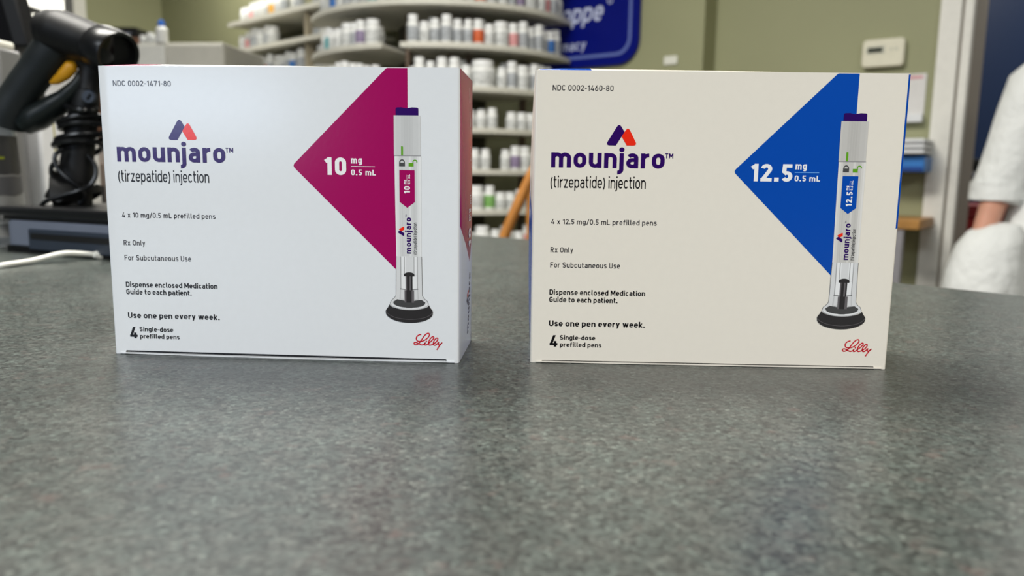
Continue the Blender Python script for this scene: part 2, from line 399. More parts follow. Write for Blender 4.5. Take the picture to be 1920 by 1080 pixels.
# ------------------------------------------------------------------ the two medicine cartons
CW, CH, CD = 161.0, 130.0, 49.7            # millimetres
def card_mat(name, rgb, rough=.19):
    return mat(name, rgb, rough, spec=.42, noise=(300, .012), bump=(520, .06, .0002))
def side_mat(name, white, ink):            # white card, an ink arrow pointing down on the right side and up on the left side
    k = card_mat(name, white).copy(); k.name = name; nt = k.node_tree; L = nt.links
    b = nt.nodes['Principled BSDF']; tc = nt.nodes.new('ShaderNodeTexCoord'); sp = nt.nodes.new('ShaderNodeSeparateXYZ')
    L.new(tc.outputs['Object'], sp.inputs[0])
    def mth(op, a, c=None):
        x = nt.nodes.new('ShaderNodeMath'); x.operation = op
        for i, q in enumerate((a, c)):
            if q is None: continue
            if isinstance(q, (int, float)): x.inputs[i].default_value = q
            else: L.new(q, x.inputs[i])
        return x.outputs[0]
    v = mth('MULTIPLY', mth('ABSOLUTE', mth('SUBTRACT', sp.outputs['Y'], .026)), .75)
    down = mth('GREATER_THAN', sp.outputs['Z'], mth('ADD', v, .0435))
    up = mth('LESS_THAN', sp.outputs['Z'], mth('SUBTRACT', .086, v))
    right = mth('GREATER_THAN', sp.outputs['X'], 0)
    fac = mth('ADD', mth('MULTIPLY', down, right), mth('MULTIPLY', up, mth('SUBTRACT', 1, right)))
    mx = nt.nodes.new('ShaderNodeMix'); mx.data_type = 'RGBA'; L.new(fac, mx.inputs[0])
    mx.inputs[6].default_value = (*lin(white), 1); mx.inputs[7].default_value = (*lin(ink), 1)
    L.new(mx.outputs[2], b.inputs['Base Color']); return k
def bl(px, py, dz):   # millimetres on the front face -> carton coordinates
    return ((px-CW/2)/1000, -dz/1000, py/1000)
def flat(mb, pts, dz, mi=0): mb.add([bl(x, y, dz) for x, y in pts], [tuple(range(len(pts)))], mi)
def rpoly(pts, rs, n=5):                   # polygon with rounded corners
    out = []; k = len(pts)
    for i in range(k):
        p = Vector((*pts[i], 0)); a = Vector((*pts[i-1], 0)); b = Vector((*pts[(i+1) % k], 0)); r = rs[i]
        if r == 0: out.append(pts[i]); continue
        d1 = (a-p).normalized(); d2 = (b-p).normalized(); an = d1.angle(d2)
        t = r/math.tan(an/2); p1 = p+d1*t; p2 = p+d2*t
        for j in range(n+1):
            s = j/n; q = p1*(1-s)**2+p*2*s*(1-s)+p2*s*s; out.append((q.x, q.y))
    return out
EMB_A = [(30.0, 98.2), (34.95, 98.2), (40.0, 106.0), (36.3, 107.9)]
def emblem(mb, put):
    pa = rpoly([(30.3, 98.2), (34.95, 98.2), (38.5, 104.0), (36.1, 107.9)], [1.15, 0, 0, 1.3])
    pb = rpoly([(37.3, 102.1), (39.6, 98.25), (44.3, 98.25), (40.0, 106.3), (38.55, 104.05)], [0, 0, 1.15, 1.1, 0])
    for mi, p in ((0, pa), (1, pb)): mb.add([put(x, y) for x, y in p], [tuple(range(len(p)))], mi)
LILLY = [(.263, .80), (.20, .79), (.12, .71), (.09, .60), (.13, .49), (.24, .47), (.33, .50), (.45, .60), (.54, .76), (.53, .86), (.47, .86), (.38, .76), (.29, .58), (.20, .40), (.14, .33),
         (.06, .30), (.015, .345), (.03, .41), (.10, .41), (.20, .34), (.28, .30), (.36, .34), (.405, .42), (.385, .36), (.39, .30), (.44, .31), (.51, .38), (.61, .50), (.69, .63), (.69, .70), (.64, .70), (.56, .58),
         (.515, .42), (.53, .31), (.60, .31), (.70, .38), (.79, .48), (.83, .58), (.825, .65), (.78, .64), (.71, .53), (.68, .40), (.70, .31), (.76, .31), (.83, .40), (.86, .44), (.85, .36), (.88, .32), (.92, .36), (.99, .44), (.92, .34), (.86, .22), (.80, .08)]

def carton(loc, yaw, ink, white, dose, ndc, label, du, flapdip):
    root = empty('medicine_carton', loc, -yaw); tag(root, label, 'box', 'prefilled pen cartons')
    cn = 'magenta' if dose == '10' else 'blue'
    card = card_mat('carton_card_'+cn, white); inkm = card_mat(cn+'_ink', ink); sidem = side_mat('carton_side_'+cn, white, ink)
    purple = card_mat('purple_ink', (44, 4, 92)); redi = card_mat('orange_red_ink', (238, 44, 20)); black = card_mat('black_ink', (12, 10, 14)); grey_t = card_mat('dark_grey_ink', (44, 42, 48))
    whiteink = card_mat('white_ink', (240, 238, 238)); sigred = card_mat('signature_red_ink', (200, 20, 40))
    # walls: outline in plan with rounded folds; side panels belly out a little
    cols = []; R = 1.1
    def bulge(y, z): return 1.7*max(0, math.sin(PI*y/CD))*max(0, math.sin(PI*min(max(z/CH, 0), 1)))**.7
    xs = [R, 4.9, 5.5, 40, 80, 120, 155.2, 155.8, CW-R]
    cols += [(x, 0, 'f') for x in xs]
    cols += [(CW-R+R*math.sin(t), R-R*math.cos(t), 'c') for t in (PI/8, PI/4, 3*PI/8)]
    cols += [(CW, y, 'r') for y in (R, 6, 12, 18, 24, 30, 36, 42, CD-R)]
    cols += [(CW-R, CD, 'b'), (R, CD, 'b')]
    cols += [(0, y, 'l') for y in (CD-R, 42, 36, 30, 24, 18, 12, 6, R)]
    cols += [(R-R*math.cos(t), R-R*math.sin(t), 'c') for t in (PI/8, PI/4, 3*PI/8)]
    nz = 14; vs = []; n = len(cols)
    for j in range(nz+1):
        for x, y, k in cols:
            z0 = (1.75 if cn == 'magenta' else 1.25) if (k == 'f' and 5.4 < x < 155.3) else .05
            z = z0+(CH-z0)*j/nz
            dx = bulge(y, z)*(1 if k == 'r' else -1 if k == 'l' else 0)
            vs.append(((x+dx-CW/2)/1000, y/1000, z/1000))
    fs = []; mi = []
    for j in range(nz):
        for i in range(n):
            a = j*n+i; b = j*n+(i+1) % n
            fs.append((a, b, b+n, a+n)); mi.append(1 if (cols[i][2] in 'rl' and cols[(i+1) % n][2] in 'rl') else 0)
    mb = MB(); mb.v = vs; mb.f = fs; mb.mi = mi
    mb.build('carton_body', [card, sidem], root, ang=60)
    # arched top panel, ink on its left end
    mb = MB(); gx = [0.4, 2, 12, 24.5, 45, 80, 120, CW-.4]; gy = [CD*i/16 for i in range(17)]
    for i, x in enumerate(gx):
        for y in gy:
            amp = {0.4: 0, 2: 2.6, 12: 3.3, 24.5: 3.3, 45: 3.0, 80: 2.8, 120: 1.8}.get(x, 0)
            mb.v.append(((x-CW/2)/1000, (y+.15)/1000*.994, (CH-.05+amp*4*(y/CD)*(1-y/CD))/1000))
    for i in range(len(gx)-1):
        for j in range(16):
            a = i*17+j; mb.f.append((a, a+17, a+18, a+1)); mb.mi.append(1 if 1 <= i < 3 else 0)
    o = mb.build('top_panel', [card, inkm], root)
    sm = o.modifiers.new('thickness', 'SOLIDIFY'); sm.thickness = .0004; sm.offset = -1
    mb = MB(); mb.box((-.0800, .0004, -.0016), (.0800, .0490, .0000), 0)
    # bottom tuck flap: a thin slab with its front edge showing under the front panel
    mb = MB(); k = 12; top = []; bot = []
    for i in range(k+1):
        x = 2.6+(CW-4.6)*i/k; dz = .85-flapdip*math.sin(PI*i/k)
        top.append((x, dz)); bot.append((x, dz-.55))
    mb.prism([((x-CW/2)/1000, z/1000) for x, z in top]+[((x-CW/2)/1000, max(z, .02)/1000) for x, z in reversed(bot)], -.0004, .046)
    mb.build('bottom_flap', card, root, smooth=False)
    dark = mat('carton_inside', (120, 118, 120), .8)
    mb = MB(); mb.box((-.0795, .0022, .0008), (.0795, .003, .006)); mb.build('inner_flap', dark, root, smooth=False)
    if cn == 'blue':   # ink wrapping over the right fold
        mb = MB()
        fold = [(x, y) for x, y, k in cols if k == 'c' and x > 80]; strip = [(CW-R-.05, -.06)]+[(x+.06, y-.06) for x, y in fold]+[(CW+.06, R)]
        for z0, z1 in ((63.5, 129.6),):
            for (xa, ya), (xb, yb) in zip(strip, strip[1:]):
                mb.add([((xa-CW/2)/1000, ya/1000, z0/1000), ((xb-CW/2)/1000, yb/1000, (z0+.4)/1000), ((xb-CW/2)/1000, yb/1000, z1/1000), ((xa-CW/2)/1000, ya/1000, z1/1000)], [(0, 1, 2, 3)])
        mb.build('edge_ink', inkm, root)
    # front print -------------------------------------------------
    tip = 86.6; ds = .75*du; dx_ = 1.2*du
    mb = MB(); flat(mb, rpoly([(tip+du, 87.6), (134.3+ds, 40.6), (138.2+ds, 40.6), (138.3+ds, 129.75), (129.2+ds, 129.75)], [1.6, 0, 0, 0, 1.6]), .06); 
    arrow = mb.build('dose_arrow', inkm, root, smooth=False)
    def line(mb, s, x0, y0, x1, cap, w, mi=0, dz=.12, gap=.17, shift=du):
        sx = (x1-x0)/text_len(s, w, gap)
        text(mb, s, w, lambda a, b: bl(x0+a*sx+shift, y0+b*cap, dz), mi, gap)
    mb = MB()
    if dose == '10': line(mb, '10', 101.3, 83.75, 110.8, 7.65, .215, shift=dx_)
    else: line(mb, '12.5', 94.2, 83.5, 112.2, 7.55, .20, shift=dx_, gap=.13)
    line(mb, 'mg', 113.0, 88.85, 117.9, 3.05, .19, shift=dx_+.2*du)
    line(mb, '0.5 mL', 112.95, 83.75, 124.0, 2.5, .19, shift=dx_+.2*du)
    mb.build('dose_text', whiteink, arrow, smooth=False)
    mb = MB(); flat(mb, [(113.0+dx_, 87.45), (123.6+dx_, 87.45), (123.6+dx_, 87.7), (113.0+dx_, 87.7)], .12); mb.build('dose_rule', whiteink if dose == '10' else card_mat('pale_blue_ink', (120, 180, 240)), arrow, smooth=False)
    mb = MB(); line(mb, 'mounJaro', 6.75, 88.4, 56.45, 8.75, .185, gap=.115)
    # the dot of the j is a round one between letters and emblem
    mb.build('brand_name', purple, root, smooth=False)
    mb = MB(); line(mb, 'TM', 56.6, 92.95, 60.1, 2.1, .17); mb.build('trade_mark', purple, root, smooth=False)
    mb = MB(); emblem(mb, lambda x, y: bl(x+du, y, .12)); mb.build('brand_emblem', [purple, redi], root, smooth=False)
    mb = MB(); line(mb, '(tirzepatide) injection', 6.7, 79.5, 48.6, 5.15, .115, gap=.13); mb.build('generic_name', black, root, smooth=False)
    mb = MB(); line(mb, 'NDC '+ndc, 6.8, 121.4, 33.1, 2.3, .125); mb.build('product_code', grey_t, root, smooth=False)
    mb = MB(); line(mb, '4 x %s mg/0.5 mL prefilled pens' % dose, 7.3, 63.45, 50.7 if dose == '10' else 54.1, 2.25, .135); mb.build('contents_text', grey_t, root, smooth=False)
    mb = MB(); line(mb, 'Rx Only', 7.35, 50.8, 17.4, 2.35, .135); mb.build('prescription_text', grey_t, root, smooth=False); mb = MB(); line(mb, 'For Subcutaneous Use', 7.35, 43.95, 38.5, 2.4, .135)
    mb.build('usage_text', grey_t, root, smooth=False)
    mb = MB(); line(mb, 'Dispense enclosed Medication', 7.2, 31.6, 50.2, 2.4, .17, gap=.115); line(mb, 'Guide to each patient.', 7.2, 28.2, 37.9, 2.4, .17, gap=.115); mb.build('guide_text', black, root, smooth=False)
    mb = MB(); line(mb, 'Use one pen every week.', 7.3, 17.15, 50.6, 2.65, .17, gap=.115); mb.build('weekly_text', black, root, smooth=False)
    mb = MB(); line(mb, '4', 7.7, 7.65, 11.3, 5.3, .19); line(mb, 'Single-dose', 12.4, 10.95, 28.4, 2.1, .17, gap=.115); line(mb, 'prefilled pens', 12.5, 7.65, 31.3, 2.1, .17, gap=.115)
    mb.build('count_text', black, root, smooth=False)
    mb = MB(); pts = spline([(x, y, 0) for x, y in LILLY], 4)
    ribbon(mb, [(140.4+p.x*13.2, 5.2+p.y*9.6) for p in pts], .5, lambda a, b: bl(a+.3*du, b, .12))
    flat(mb, [(140.4+.44*13.2+.34*math.cos(a)+.3*du, 5.2+.48*9.6+.34*math.sin(a)) for a in [i*PI/5 for i in range(10)]], .12)
    mb.build('maker_signature', sigred, root, smooth=False)
    # printed picture of a pen ------------------------------------
    q = .6*du
    def P(mb, pts, dz=.16, mi=0): flat(mb, [(x+q, y) for x, y in pts], dz, mi)
    def band(mb, y0, y1, stops, dz, mi0=0):
        for (xa, xb, m_) in stops: P(mb, [(xa, y1), (xb, y1), (xb, y0), (xa, y0)], dz, m_)
    g = [card_mat('pen_grey_%d' % i, (c, c, c-1)) for i, c in enumerate((194, 198, 203, 208, 222, 230))]
    if cn == 'blue': g = [card_mat('pen_silver_%d' % i, (c, c-3, c-8)) for i, c in enumerate((186, 190, 195, 200, 214, 224))]
    pen = MB(); P(pen, [(132.3, 92.5), (144.15, 92.5), (144.1, 48.2), (132.75, 48.2)], .14)
    pen = pen.build('pen_picture', g[4], root, smooth=False)
    mb = MB(); xs = [132.45+i*.9 for i in range(14)]
    for i in range(13):
        P(mb, [(xs[i], 92.4), (min(xs[i+1], 144.1), 92.4), (min(xs[i+1], 144.05)+.05, 48.3), (xs[i]+.3*(1-i/13), 48.3)], .16, (5, 4, 3, 2, 3, 3, 3, 4, 3, 2, 3, 4, 5)[i])
    mb.build('pen_barrel', g, pen, smooth=False)
    mb = MB(); xs = [132.15+i*11.85/11 for i in range(12)]
    for i in range(11): P(mb, [(xs[i], 109.75), (xs[i+1]-.12, 109.75), (xs[i+1]-.12, 92.6), (xs[i], 92.6)], .20, (3, 2, 2, 1, 0, 0, 0, 1, 2, 2, 3)[i])
    for i in range(10): P(mb, [(xs[i+1]-.12, 109.75), (xs[i+1], 109.75), (xs[i+1], 92.6), (xs[i+1]-.12, 92.6)], .20, 2)
    P(mb, [(132.15, 92.6), (144.0, 92.6), (144.0, 92.35), (132.15, 92.35)], .21, 6)
    mb.build('pen_sleeve', g+[card_mat('pen_line_grey', (130, 128, 130))], pen, smooth=False)
    mb = MB(); P(mb, rpoly([(133.0, 109.7), (143.0, 109.7), (143.0, 113.1), (140.2, 113.2), (137.8, 112.75), (135.6, 113.2), (133.0, 113.1)], [0, 0, .8, 1.2, 1.5, 1.2, .8]), .18)
    mb.build('pen_button', purple, pen, smooth=False)
    grn = card_mat('green_ink', (96, 160, 30)); dkg = card_mat('charcoal_ink', (74, 74, 74))
    mb = MB(); P(mb, rpoly([(135.3, 92.65), (136.2, 92.65), (136.2, 96.6), (135.3, 96.6)], [0, 0, .4, .1]), .24); mb.build('pen_mark', grn, pen, smooth=False)
    mb = MB(); P(mb, [(134.4, 87.9), (137.0, 87.9), (137.0, 89.5), (134.4, 89.5)], .2); 
    ribbon(mb, arc(135.7, 89.5, 1.02, 1.2, 0, 180), .5, lambda a, b: bl(a+q, b, .2)); mb.build('lock_mark', dkg, pen, smooth=False)
    mb = MB(); P(mb, [(138.6, 87.85), (140.8, 87.85), (140.8, 89.4), (138.6, 89.4)], .2)
    ribbon(mb, [(140.55, 89.3)]+arc(141.4, 89.9, .85, .75, 180, 0)+[(142.25, 89.6)], .45, lambda a, b: bl(a+q, b, .2)); mb.build('unlock_mark', grn, pen, smooth=False)
    mb = MB(); P(mb, rpoly([(134.45, 86.3), (134.5, 72.4), (137.9, 69.8), (141.3, 72.4), (141.25, 86.3)], [.3, .2, .2, .2, .3]), .2); dl = mb.build('pen_dose_label', inkm, pen, smooth=False)
    def vline(mb, s, xb, y0, y1, cap, w, dz=.24, gap=.17):       # reads upward, baseline on the right
        sx = (y1-y0)/text_len(s, w, gap)
        text(mb, s, w, lambda a, b: bl(xb-b*cap+q, y0+a*sx, dz), 0, gap)
    mb = MB()
    if dose == '10': vline(mb, '10', 139.15, 76.2, 79.3, 2.65, .21)
    else: vline(mb, '12.5', 139.3, 73.2, 79.5, 2.6, .21)
    vline(mb, 'mg', 137.35, 80.2, 82.0, 1.15, .2); vline(mb, '0.5 mL', 139.2, 80.2, 84.4, 1.0, .19)
    P(mb, [(137.75, 80.1), (137.86, 80.1), (137.86, 84.2), (137.75, 84.2)], .24); mb.build('pen_dose_text', whiteink, dl, smooth=False)
    mb = MB(); vline(mb, 'mounJaro', 139.55, 49.5, 65.6, 2.65, .2, gap=.13); vline(mb, 'TM', 137.6, 65.8, 66.8, .5, .16); mb.build('pen_brand_name', purple, pen, smooth=False)
    mb = MB(); s_ = 16.1/49.7; emblem(mb, lambda x, y: bl(139.55-(y-88.4)*s_*.98+q, 49.5+(x-6.75)*s_, .24)); mb.build('pen_emblem', [purple, redi], pen, smooth=False)
    mb = MB(); vline(mb, '(tirzepatide) injection', 142.0, 49.3, 63.3, 1.5, .14, gap=.13); mb.build('pen_generic_name', black, pen, smooth=False)
    # clear lower end
    wins = [card_mat('clear_print_%d' % i, (c, c, c)) for i, c in enumerate((214, 196, 160, 104, 232, 70))]
    def put2(dz): return lambda a, b: bl(a+q, b, dz)
    def earc(cx, cy, rx, ry, a, b, n=14): return arc(cx, cy, rx, ry, a, b, n)
    shoulder = [(132.75, 48.2), (144.15, 48.2), (144.45, 30.6), (145.2, 29.4), (146.7, 28.2), (147.2, 26.8)]+earc(138.5, 26.6, 8.8, 2.4, 0, -180)+[(129.8, 26.8), (130.3, 28.2), (131.8, 29.4), (132.5, 30.6)]
    mb = MB(); P(mb, shoulder, .14, 0)
    P(mb, [(135.0, 48.2), (142.0, 48.2), (142.0, 40), (135.0, 40)], .155, 4)
    band(mb, 39.8, 48.2, [(134.6, 134.95, 2), (136.2, 136.55, 2), (137.0, 140.2, 0), (140.55, 140.9, 2), (142.1, 142.4, 2)], .16)
    ribbon(mb, [(132.75, 48.2), (132.5, 30.6), (131.8, 29.4), (130.3, 28.2), (129.8, 26.8)], .2, put2(.17), 3)
    ribbon(mb, [(144.2, 48.2), (144.45, 30.6), (145.2, 29.4), (146.7, 28.2), (147.2, 26.8)], .2, put2(.17), 3)
    band(mb, 33.2, 39.8, [(134.6, 134.9, 2), (135.0, 136.9, 4), (140.1, 142.0, 4), (142.1, 142.4, 2)], .18)
    P(mb, [(134.5, 33.6), (142.5, 33.6), (143.0, 28.2), (134.0, 28.2)], .175, 1)
    P(mb, [(134.9, 33.3), (136.2, 33.3), (136.0, 29.0), (134.7, 29.0)], .185, 0); P(mb, [(140.9, 33.3), (142.1, 33.3), (142.3, 29.0), (141.0, 29.0)], .185, 0)
    ribbon(mb, [(134.4, 33.6), (138.5, 33.2), (142.6, 33.6)], .35, put2(.19), 3)
    P(mb, [(131.2, 27.6), (133.0, 28.8), (135.6, 28.4), (138.5, 27.6), (141.4, 28.4), (144.0, 28.8), (145.8, 27.6)]+earc(138.5, 27.2, 7.2, 2.2, 0, -180), .19, 5)
    ribbon(mb, earc(138.5, 27.1, 8.2, 2.3, -172, -100, 10), .5, put2(.2), 4); ribbon(mb, earc(138.5, 27.1, 8.2, 2.3, -80, -8, 10), .5, put2(.2), 4)
    ribbon(mb, earc(138.5, 27.0, 8.5, 2.9, -170, -10, 14), .3, put2(.21), 1)
    mb.build('pen_window', wins, pen, smooth=False)
    rub = [card_mat('rubber_print', (46, 44, 45)), card_mat('rubber_print_light', (100, 96, 98)), card_mat('rubber_print_edge', (28, 28, 29))]
    mb = MB(); P(mb, earc(138.58, 39.9, 2.4, 1.25, 0, 180)+[(136.25, 39.3), (140.9, 39.3)], .22, 0)
    band(mb, 32.8, 39.5, [(136.95, 137.5, 1), (137.5, 138.7, 0), (138.7, 139.4, 1), (139.4, 140.05, 0)], .21)
    band(mb, 27.4, 33.0, [(136.4, 137.2, 1), (137.2, 139.6, 0), (139.6, 140.7, 1)], .215); mb.build('pen_plunger', rub, pen, smooth=False)
    mb = MB()
    P(mb, [(147.4, 26.5), (148.2, 25.0), (149.0, 24.0), (149.25, 23.2), (149.1, 22.4)]+earc(138.5, 22.7, 10.7, 4.55, -6, -174, 20)+[(127.9, 22.4), (127.75, 23.2), (128.0, 24.0), (128.8, 25.0), (129.6, 26.5)]+earc(138.5, 26.5, 8.9, 2.5, 180, 360, 18), .23, 0)
    ribbon(mb, earc(138.5, 23.6, 10.5, 3.9, -176, -4, 20), .16, put2(.25), 1)
    mb.build('pen_foot', rub, pen, smooth=False)
    # side print (right side panel), reads upward
    def sput(y, z): return ((CW+bulge(y, z)+.12-CW/2)/1000, y/1000, z/1000)
    mb = MB()
    text(mb, dose, .2, lambda a, b: sput(30-b*9, 51+a*8), nrm=(1, 0, 0)); text(mb, 'mg', .18, lambda a, b: sput(24.5-b*4, 63+a*3.6), nrm=(1, 0, 0)); text(mb, '0.5 mL', .18, lambda a, b: sput(30-b*4, 63+a*3.6), nrm=(1, 0, 0))
    for zz in (88, 91, 104, 107, 118): text(mb, 'Rx Only', .13, lambda a, b: sput(34-b*2-(zz % 4), zz+a*1.6), nrm=(1, 0, 0))
    mb.build('side_dose_text', whiteink, root, smooth=False)
    mb = MB(); sx = 30/text_len('mounJaro', .2, .125)
    text(mb, 'mounJaro', .2, lambda a, b: sput(31-b*6, 8+a*sx), gap=.125, nrm=(1, 0, 0)); mb.build('side_brand_name', purple, root, smooth=False)
    mb = MB(); emblem(mb, lambda x, y: sput(31-(y-88.4)*.62, 8+(x-6.75)*.6)); mb.build('side_emblem', [purple, redi], root, smooth=False)
    return root
carton((-.1040, .3442, CT), .0597, (160, 0, 88), (226, 228, 230), '10', '0002-1471-80',
       'white medicine carton with magenta arrow marked 10 mg, left of the two', 0.0, .35)
carton((.0892, .3408, CT), .0264, (0, 72, 170), (231, 224, 211), '12.5', '0002-1460-80',
       'white medicine carton with blue arrow marked 12.5 mg, right of the two', 1.0, .1)

# ------------------------------------------------------------------ slot box, scanner stand, scanner, cables
blk = mat('black_plastic', (12, 12, 13), .5, spec=.35, bump=(900, .1, .0003)); blk_s = mat('satin_black_plastic', (15, 16, 18), .3, spec=.4); slate = mat('slate_plastic', (112, 118, 132), .4)
dslate = mat('dark_slate_plastic', (46, 54, 66), .45); pit = mat('slot_black', (8, 8, 9), .6)
u = Vector((.142, -.067, 0)).normalized(); rzb = math.atan2(u.y, u.x)
bx = empty('card_terminal', (-.523, .788, CT), rzb); tag(bx, 'black and slate terminal box with a long slot, lying behind the left carton', 'terminal')
BW, BD, BH = .235, .15, .046
mb = MB(); mb.box((.012, 0, .006), (BW, BD, BH-.0135)); mb.build('housing', slate, bx, bevel=.002)
mb = MB(); mb.box((.0, .004, .003), (.0118, BD, BH-.013)); mb.build('end_cap', slate, bx, bevel=.004)
mb = MB(); mb.box((-.004, -.005, BH-.0095), (BW+.004, BD+.004, BH)); mb.build('lid', blk_s, bx, bevel=.003)
mb = MB(); mb.box((.0, .0015, BH-.0134), (BW, BD, BH-.0096)); mb.build('lid_groove', pit, bx, smooth=False)
mb = MB(); mb.box((.042, -.0022, .0035), (BW-.01, .002, .0245)); mb.build('slot_panel', dslate, bx, bevel=.0015)
mb = MB(); mb.box((.047, -.0030, .0145), (BW-.02, .001, .0205)); mb.build('slot', pit, bx, smooth=False)
mb = MB(); mb.box((.002, .001, 0), (BW, BD, .006)); mb.build('foot_strip', blk, bx, smooth=False)
# white cable
cw = mat('white_cable_rubber', (226, 226, 218), .4)
pl = at(186, 478, .727)
pts = spline([(-.62, .60, CT+.0033), at(-60, 512, .655), at(0, 503, .648)+Vector((0, 0, .002)), at(60, 489, .678), at(115, 476, .70), at(150, 475.5, .715), pl], 8)
cb = empty('charging_cable', (-.44, .65, CT)); tag(cb, 'white cable running across the counter into the terminal box', 'cable')
MB().tube([p-cb.location for p in pts], .0024, 10).build('cord', cw, cb)
e = pl-cb.location; dv = (at(203, 479, .735)-pl)
MB().tube([e-dv*.6, e-dv*.3, e, e+dv], [.0026, .0036, .0046, .0046], 12).build('plug', cw, cb)

# scanner stand: standing on the terminal lid
sy = .83
lidz = CT+BH
def A2(px, py, dy=0): return at(px, py, sy+dy)
st = empty('scanner_stand', Vector((A2(132, 392).x, sy+.0, lidz))); tag(st, 'black gooseneck scanner stand on top of the terminal box', 'stand')
O = st.location
def loftline(path, rs, n=18, flat_=1.0, sub=6):
    P_ = spline(path, sub); R_ = lerp1(rs, sub); rings = []
    for i, p in enumerate(P_):
        t = (P_[min(i+1, len(P_)-1)]-P_[max(i-1, 0)]).normalized()
        side = Vector((0, 1, 0)); side = (side-t*side.dot(t)).normalized(); up = side.cross(t)
        rings.append([p+up*math.cos(2*PI*k/n)*R_[i]+side*math.sin(2*PI*k/n)*R_[i]*flat_ for k in range(n)])
    return rings
px_ = sy/1440
MB().loft([[q-O for q in r] for r in loftline([Vector((A2(132, 392).x, sy, lidz)), A2(133, 380), A2(140, 340), A2(146, 290), A2(152, 240), A2(160, 195), A2(166, 165)],
          [.044*.9, .022, .0185, .0165, .016, .014, .011], flat_=.8)]).build('neck', blk, st)
mb = MB(); c = A2(165, 181, -.022)-O
mb.lathe([(.0005, 0), (.0062, 0), (.0068, .0012), (.0068, .004)], (0, 0, 0), 20, 0, Matrix.Translation(c) @ Matrix.Rotation(-PI/2, 4, 'X')); mb.build('tilt_knob', dslate, st)
mb = MB(); mb.tube([A2(162, 186, -.0235)-O, A2(169, 176, -.0235)-O], .0008, 8); mb.build('knob_slot', pit, st)
# cradle arm under the grip
cr = loftline([A2(162, 132, .004), A2(150, 156, 0), A2(128, 180, 0), A2(100, 201, 0), A2(70, 220, 0), A2(46, 236, 0)], [.006, .0075, .0095, .012, .0135, .010], flat_=1.3)
MB().loft([[q-O for q in r] for r in cr]).build('cradle', mat('green_black_plastic', (20, 26, 26), .4, spec=.35), st)
MB().loft([[q-O for q in r] for r in loftline([A2(178, 108, .004), A2(172, 140, .004), A2(166, 172, 0)], [.014, .013, .011])]).build('cradle_bracket', blk, st)
# scanner
sc = empty('barcode_scanner', A2(60, 225)); tag(sc, 'black handheld barcode scanner with yellow trigger resting in its stand', 'scanner'); O2 = sc.location
hd = loftline([A2(70, 46, .0), A2(75, 47, .0), A2(88, 52, 0), A2(116, 61, -.002), A2(148, 73, -.006), A2(178, 84, -.011), A2(202, 94, -.016), A2(208, 97, -.018)],
              [.006, .0135, .0190, .0225, .0222, .0212, .0212, .0205], n=28, flat_=1.15)
mb = MB(); mb.loft([[q-O2 for q in r] for r in hd], cap=True); head = mb.build('scan_head', blk, sc, ang=60)
ax = (A2(208, 97, -.018)-A2(178, 84, -.011)).normalized()
e0 = A2(207, 96.5, -.0178)-O2
def ringat(c, r, n=28):
    sd = Vector((0, 1, 0)); sd = (sd-ax*sd.dot(ax)).normalized(); up = sd.cross(ax)
    return [c+up*math.cos(2*PI*k/n)*r+sd*math.sin(2*PI*k/n)*r*1.15 for k in range(n)]
mb = MB(); mb.loft([ringat(e0-ax*.014, .0222), ringat(e0-ax*.012, .0236), ringat(e0+ax*.010, .0236), ringat(e0+ax*.012, .0228), ringat(e0+ax*.011, .0195), ringat(e0-ax*.002, .017)]); mb.build('nose_hood', blk_s, head)
mb = MB(); mb.loft([ringat(e0+ax*.0006, .0174), ringat(e0+ax*.0012, .0160)]); mb.build('scan_window', mat('scan_window_glass', (10, 5, 6), .08), head)
MB().tube([q-O2 for q in [A2(168, 47, -.016), A2(176, 51, -.018), A2(186, 57, -.02), A2(193, 62, -.022)]], .0011, 8).build('head_seam', slate, head)
hg = loftline([A2(112, 80, 0), A2(92, 102, 0), A2(66, 136, 0), A2(40, 172, 0), A2(16, 212, 0), A2(8, 236, 0)], [.020, .0200, .0185, .0185, .0205, .020], n=24, flat_=.85)
MB().loft([[q-O2 for q in r] for r in hg]).build('grip', mat('rubberised_grip', (20, 25, 26), .5, spec=.35), sc)
tr = loftline([A2(143, 119, -.004), A2(133, 126, -.006), A2(122, 138, -.006), A2(110, 148, -.005), A2(97, 155, -.003)], [.0035, .0068, .0066, .005, .0025], n=14)
MB().loft([[q-O2 for q in r] for r in tr]).build('trigger', mat('amber_trigger', (206, 146, 22), .35), sc)
MB().loft([[q-O2 for q in r] for r in loftline([A2(150, 98, 0), A2(160, 114, 0), A2(166, 134, 0)], [.018, .011, .007])]).build('head_root', blk, sc)
# coiled cable round the neck
coil = []
for i in range(97):
    t = i/96*4.2*2*PI; y = 212+i/96*70+4*math.sin(t*.5)
    c = A2(150+3*math.sin(i*.2), y); r = .024+.003*math.sin(i*.31)
    coil.append(c+Vector((math.cos(t)*r, math.sin(t)*r*.8, .006*math.cos(t+.5))))
cc = empty('scanner_cable', A2(150, 285)); tag(cc, 'black scanner cable wound in loops around the gooseneck stand', 'cable'); O3 = cc.location
MB().tube([p-O3 for p in coil], .0029, 8).build('coil', blk_s, cc)
MB().tube([p-O3 for p in [A2(150+28*math.cos(t), 199+7*math.sin(t)+.12*28*math.cos(t), -.02*math.sin(t)-.0) for t in [2*PI*i/40 for i in range(41)]]], .0034, 8, closed=True).build('tie_loop', blk_s, cc)
lp = spline([A2(118, 280, -.02), A2(104, 290, -.024), A2(103, 305, -.026), A2(112, 320, -.027), A2(132, 338, -.028), A2(150, 352, -.026), A2(158, 368, -.022), A2(152, 382, -.02), A2(150, 376, -.02)], 8)
MB().tube([p-O3 for p in lp], .0022, 8).build('loop', blk_s, cc)
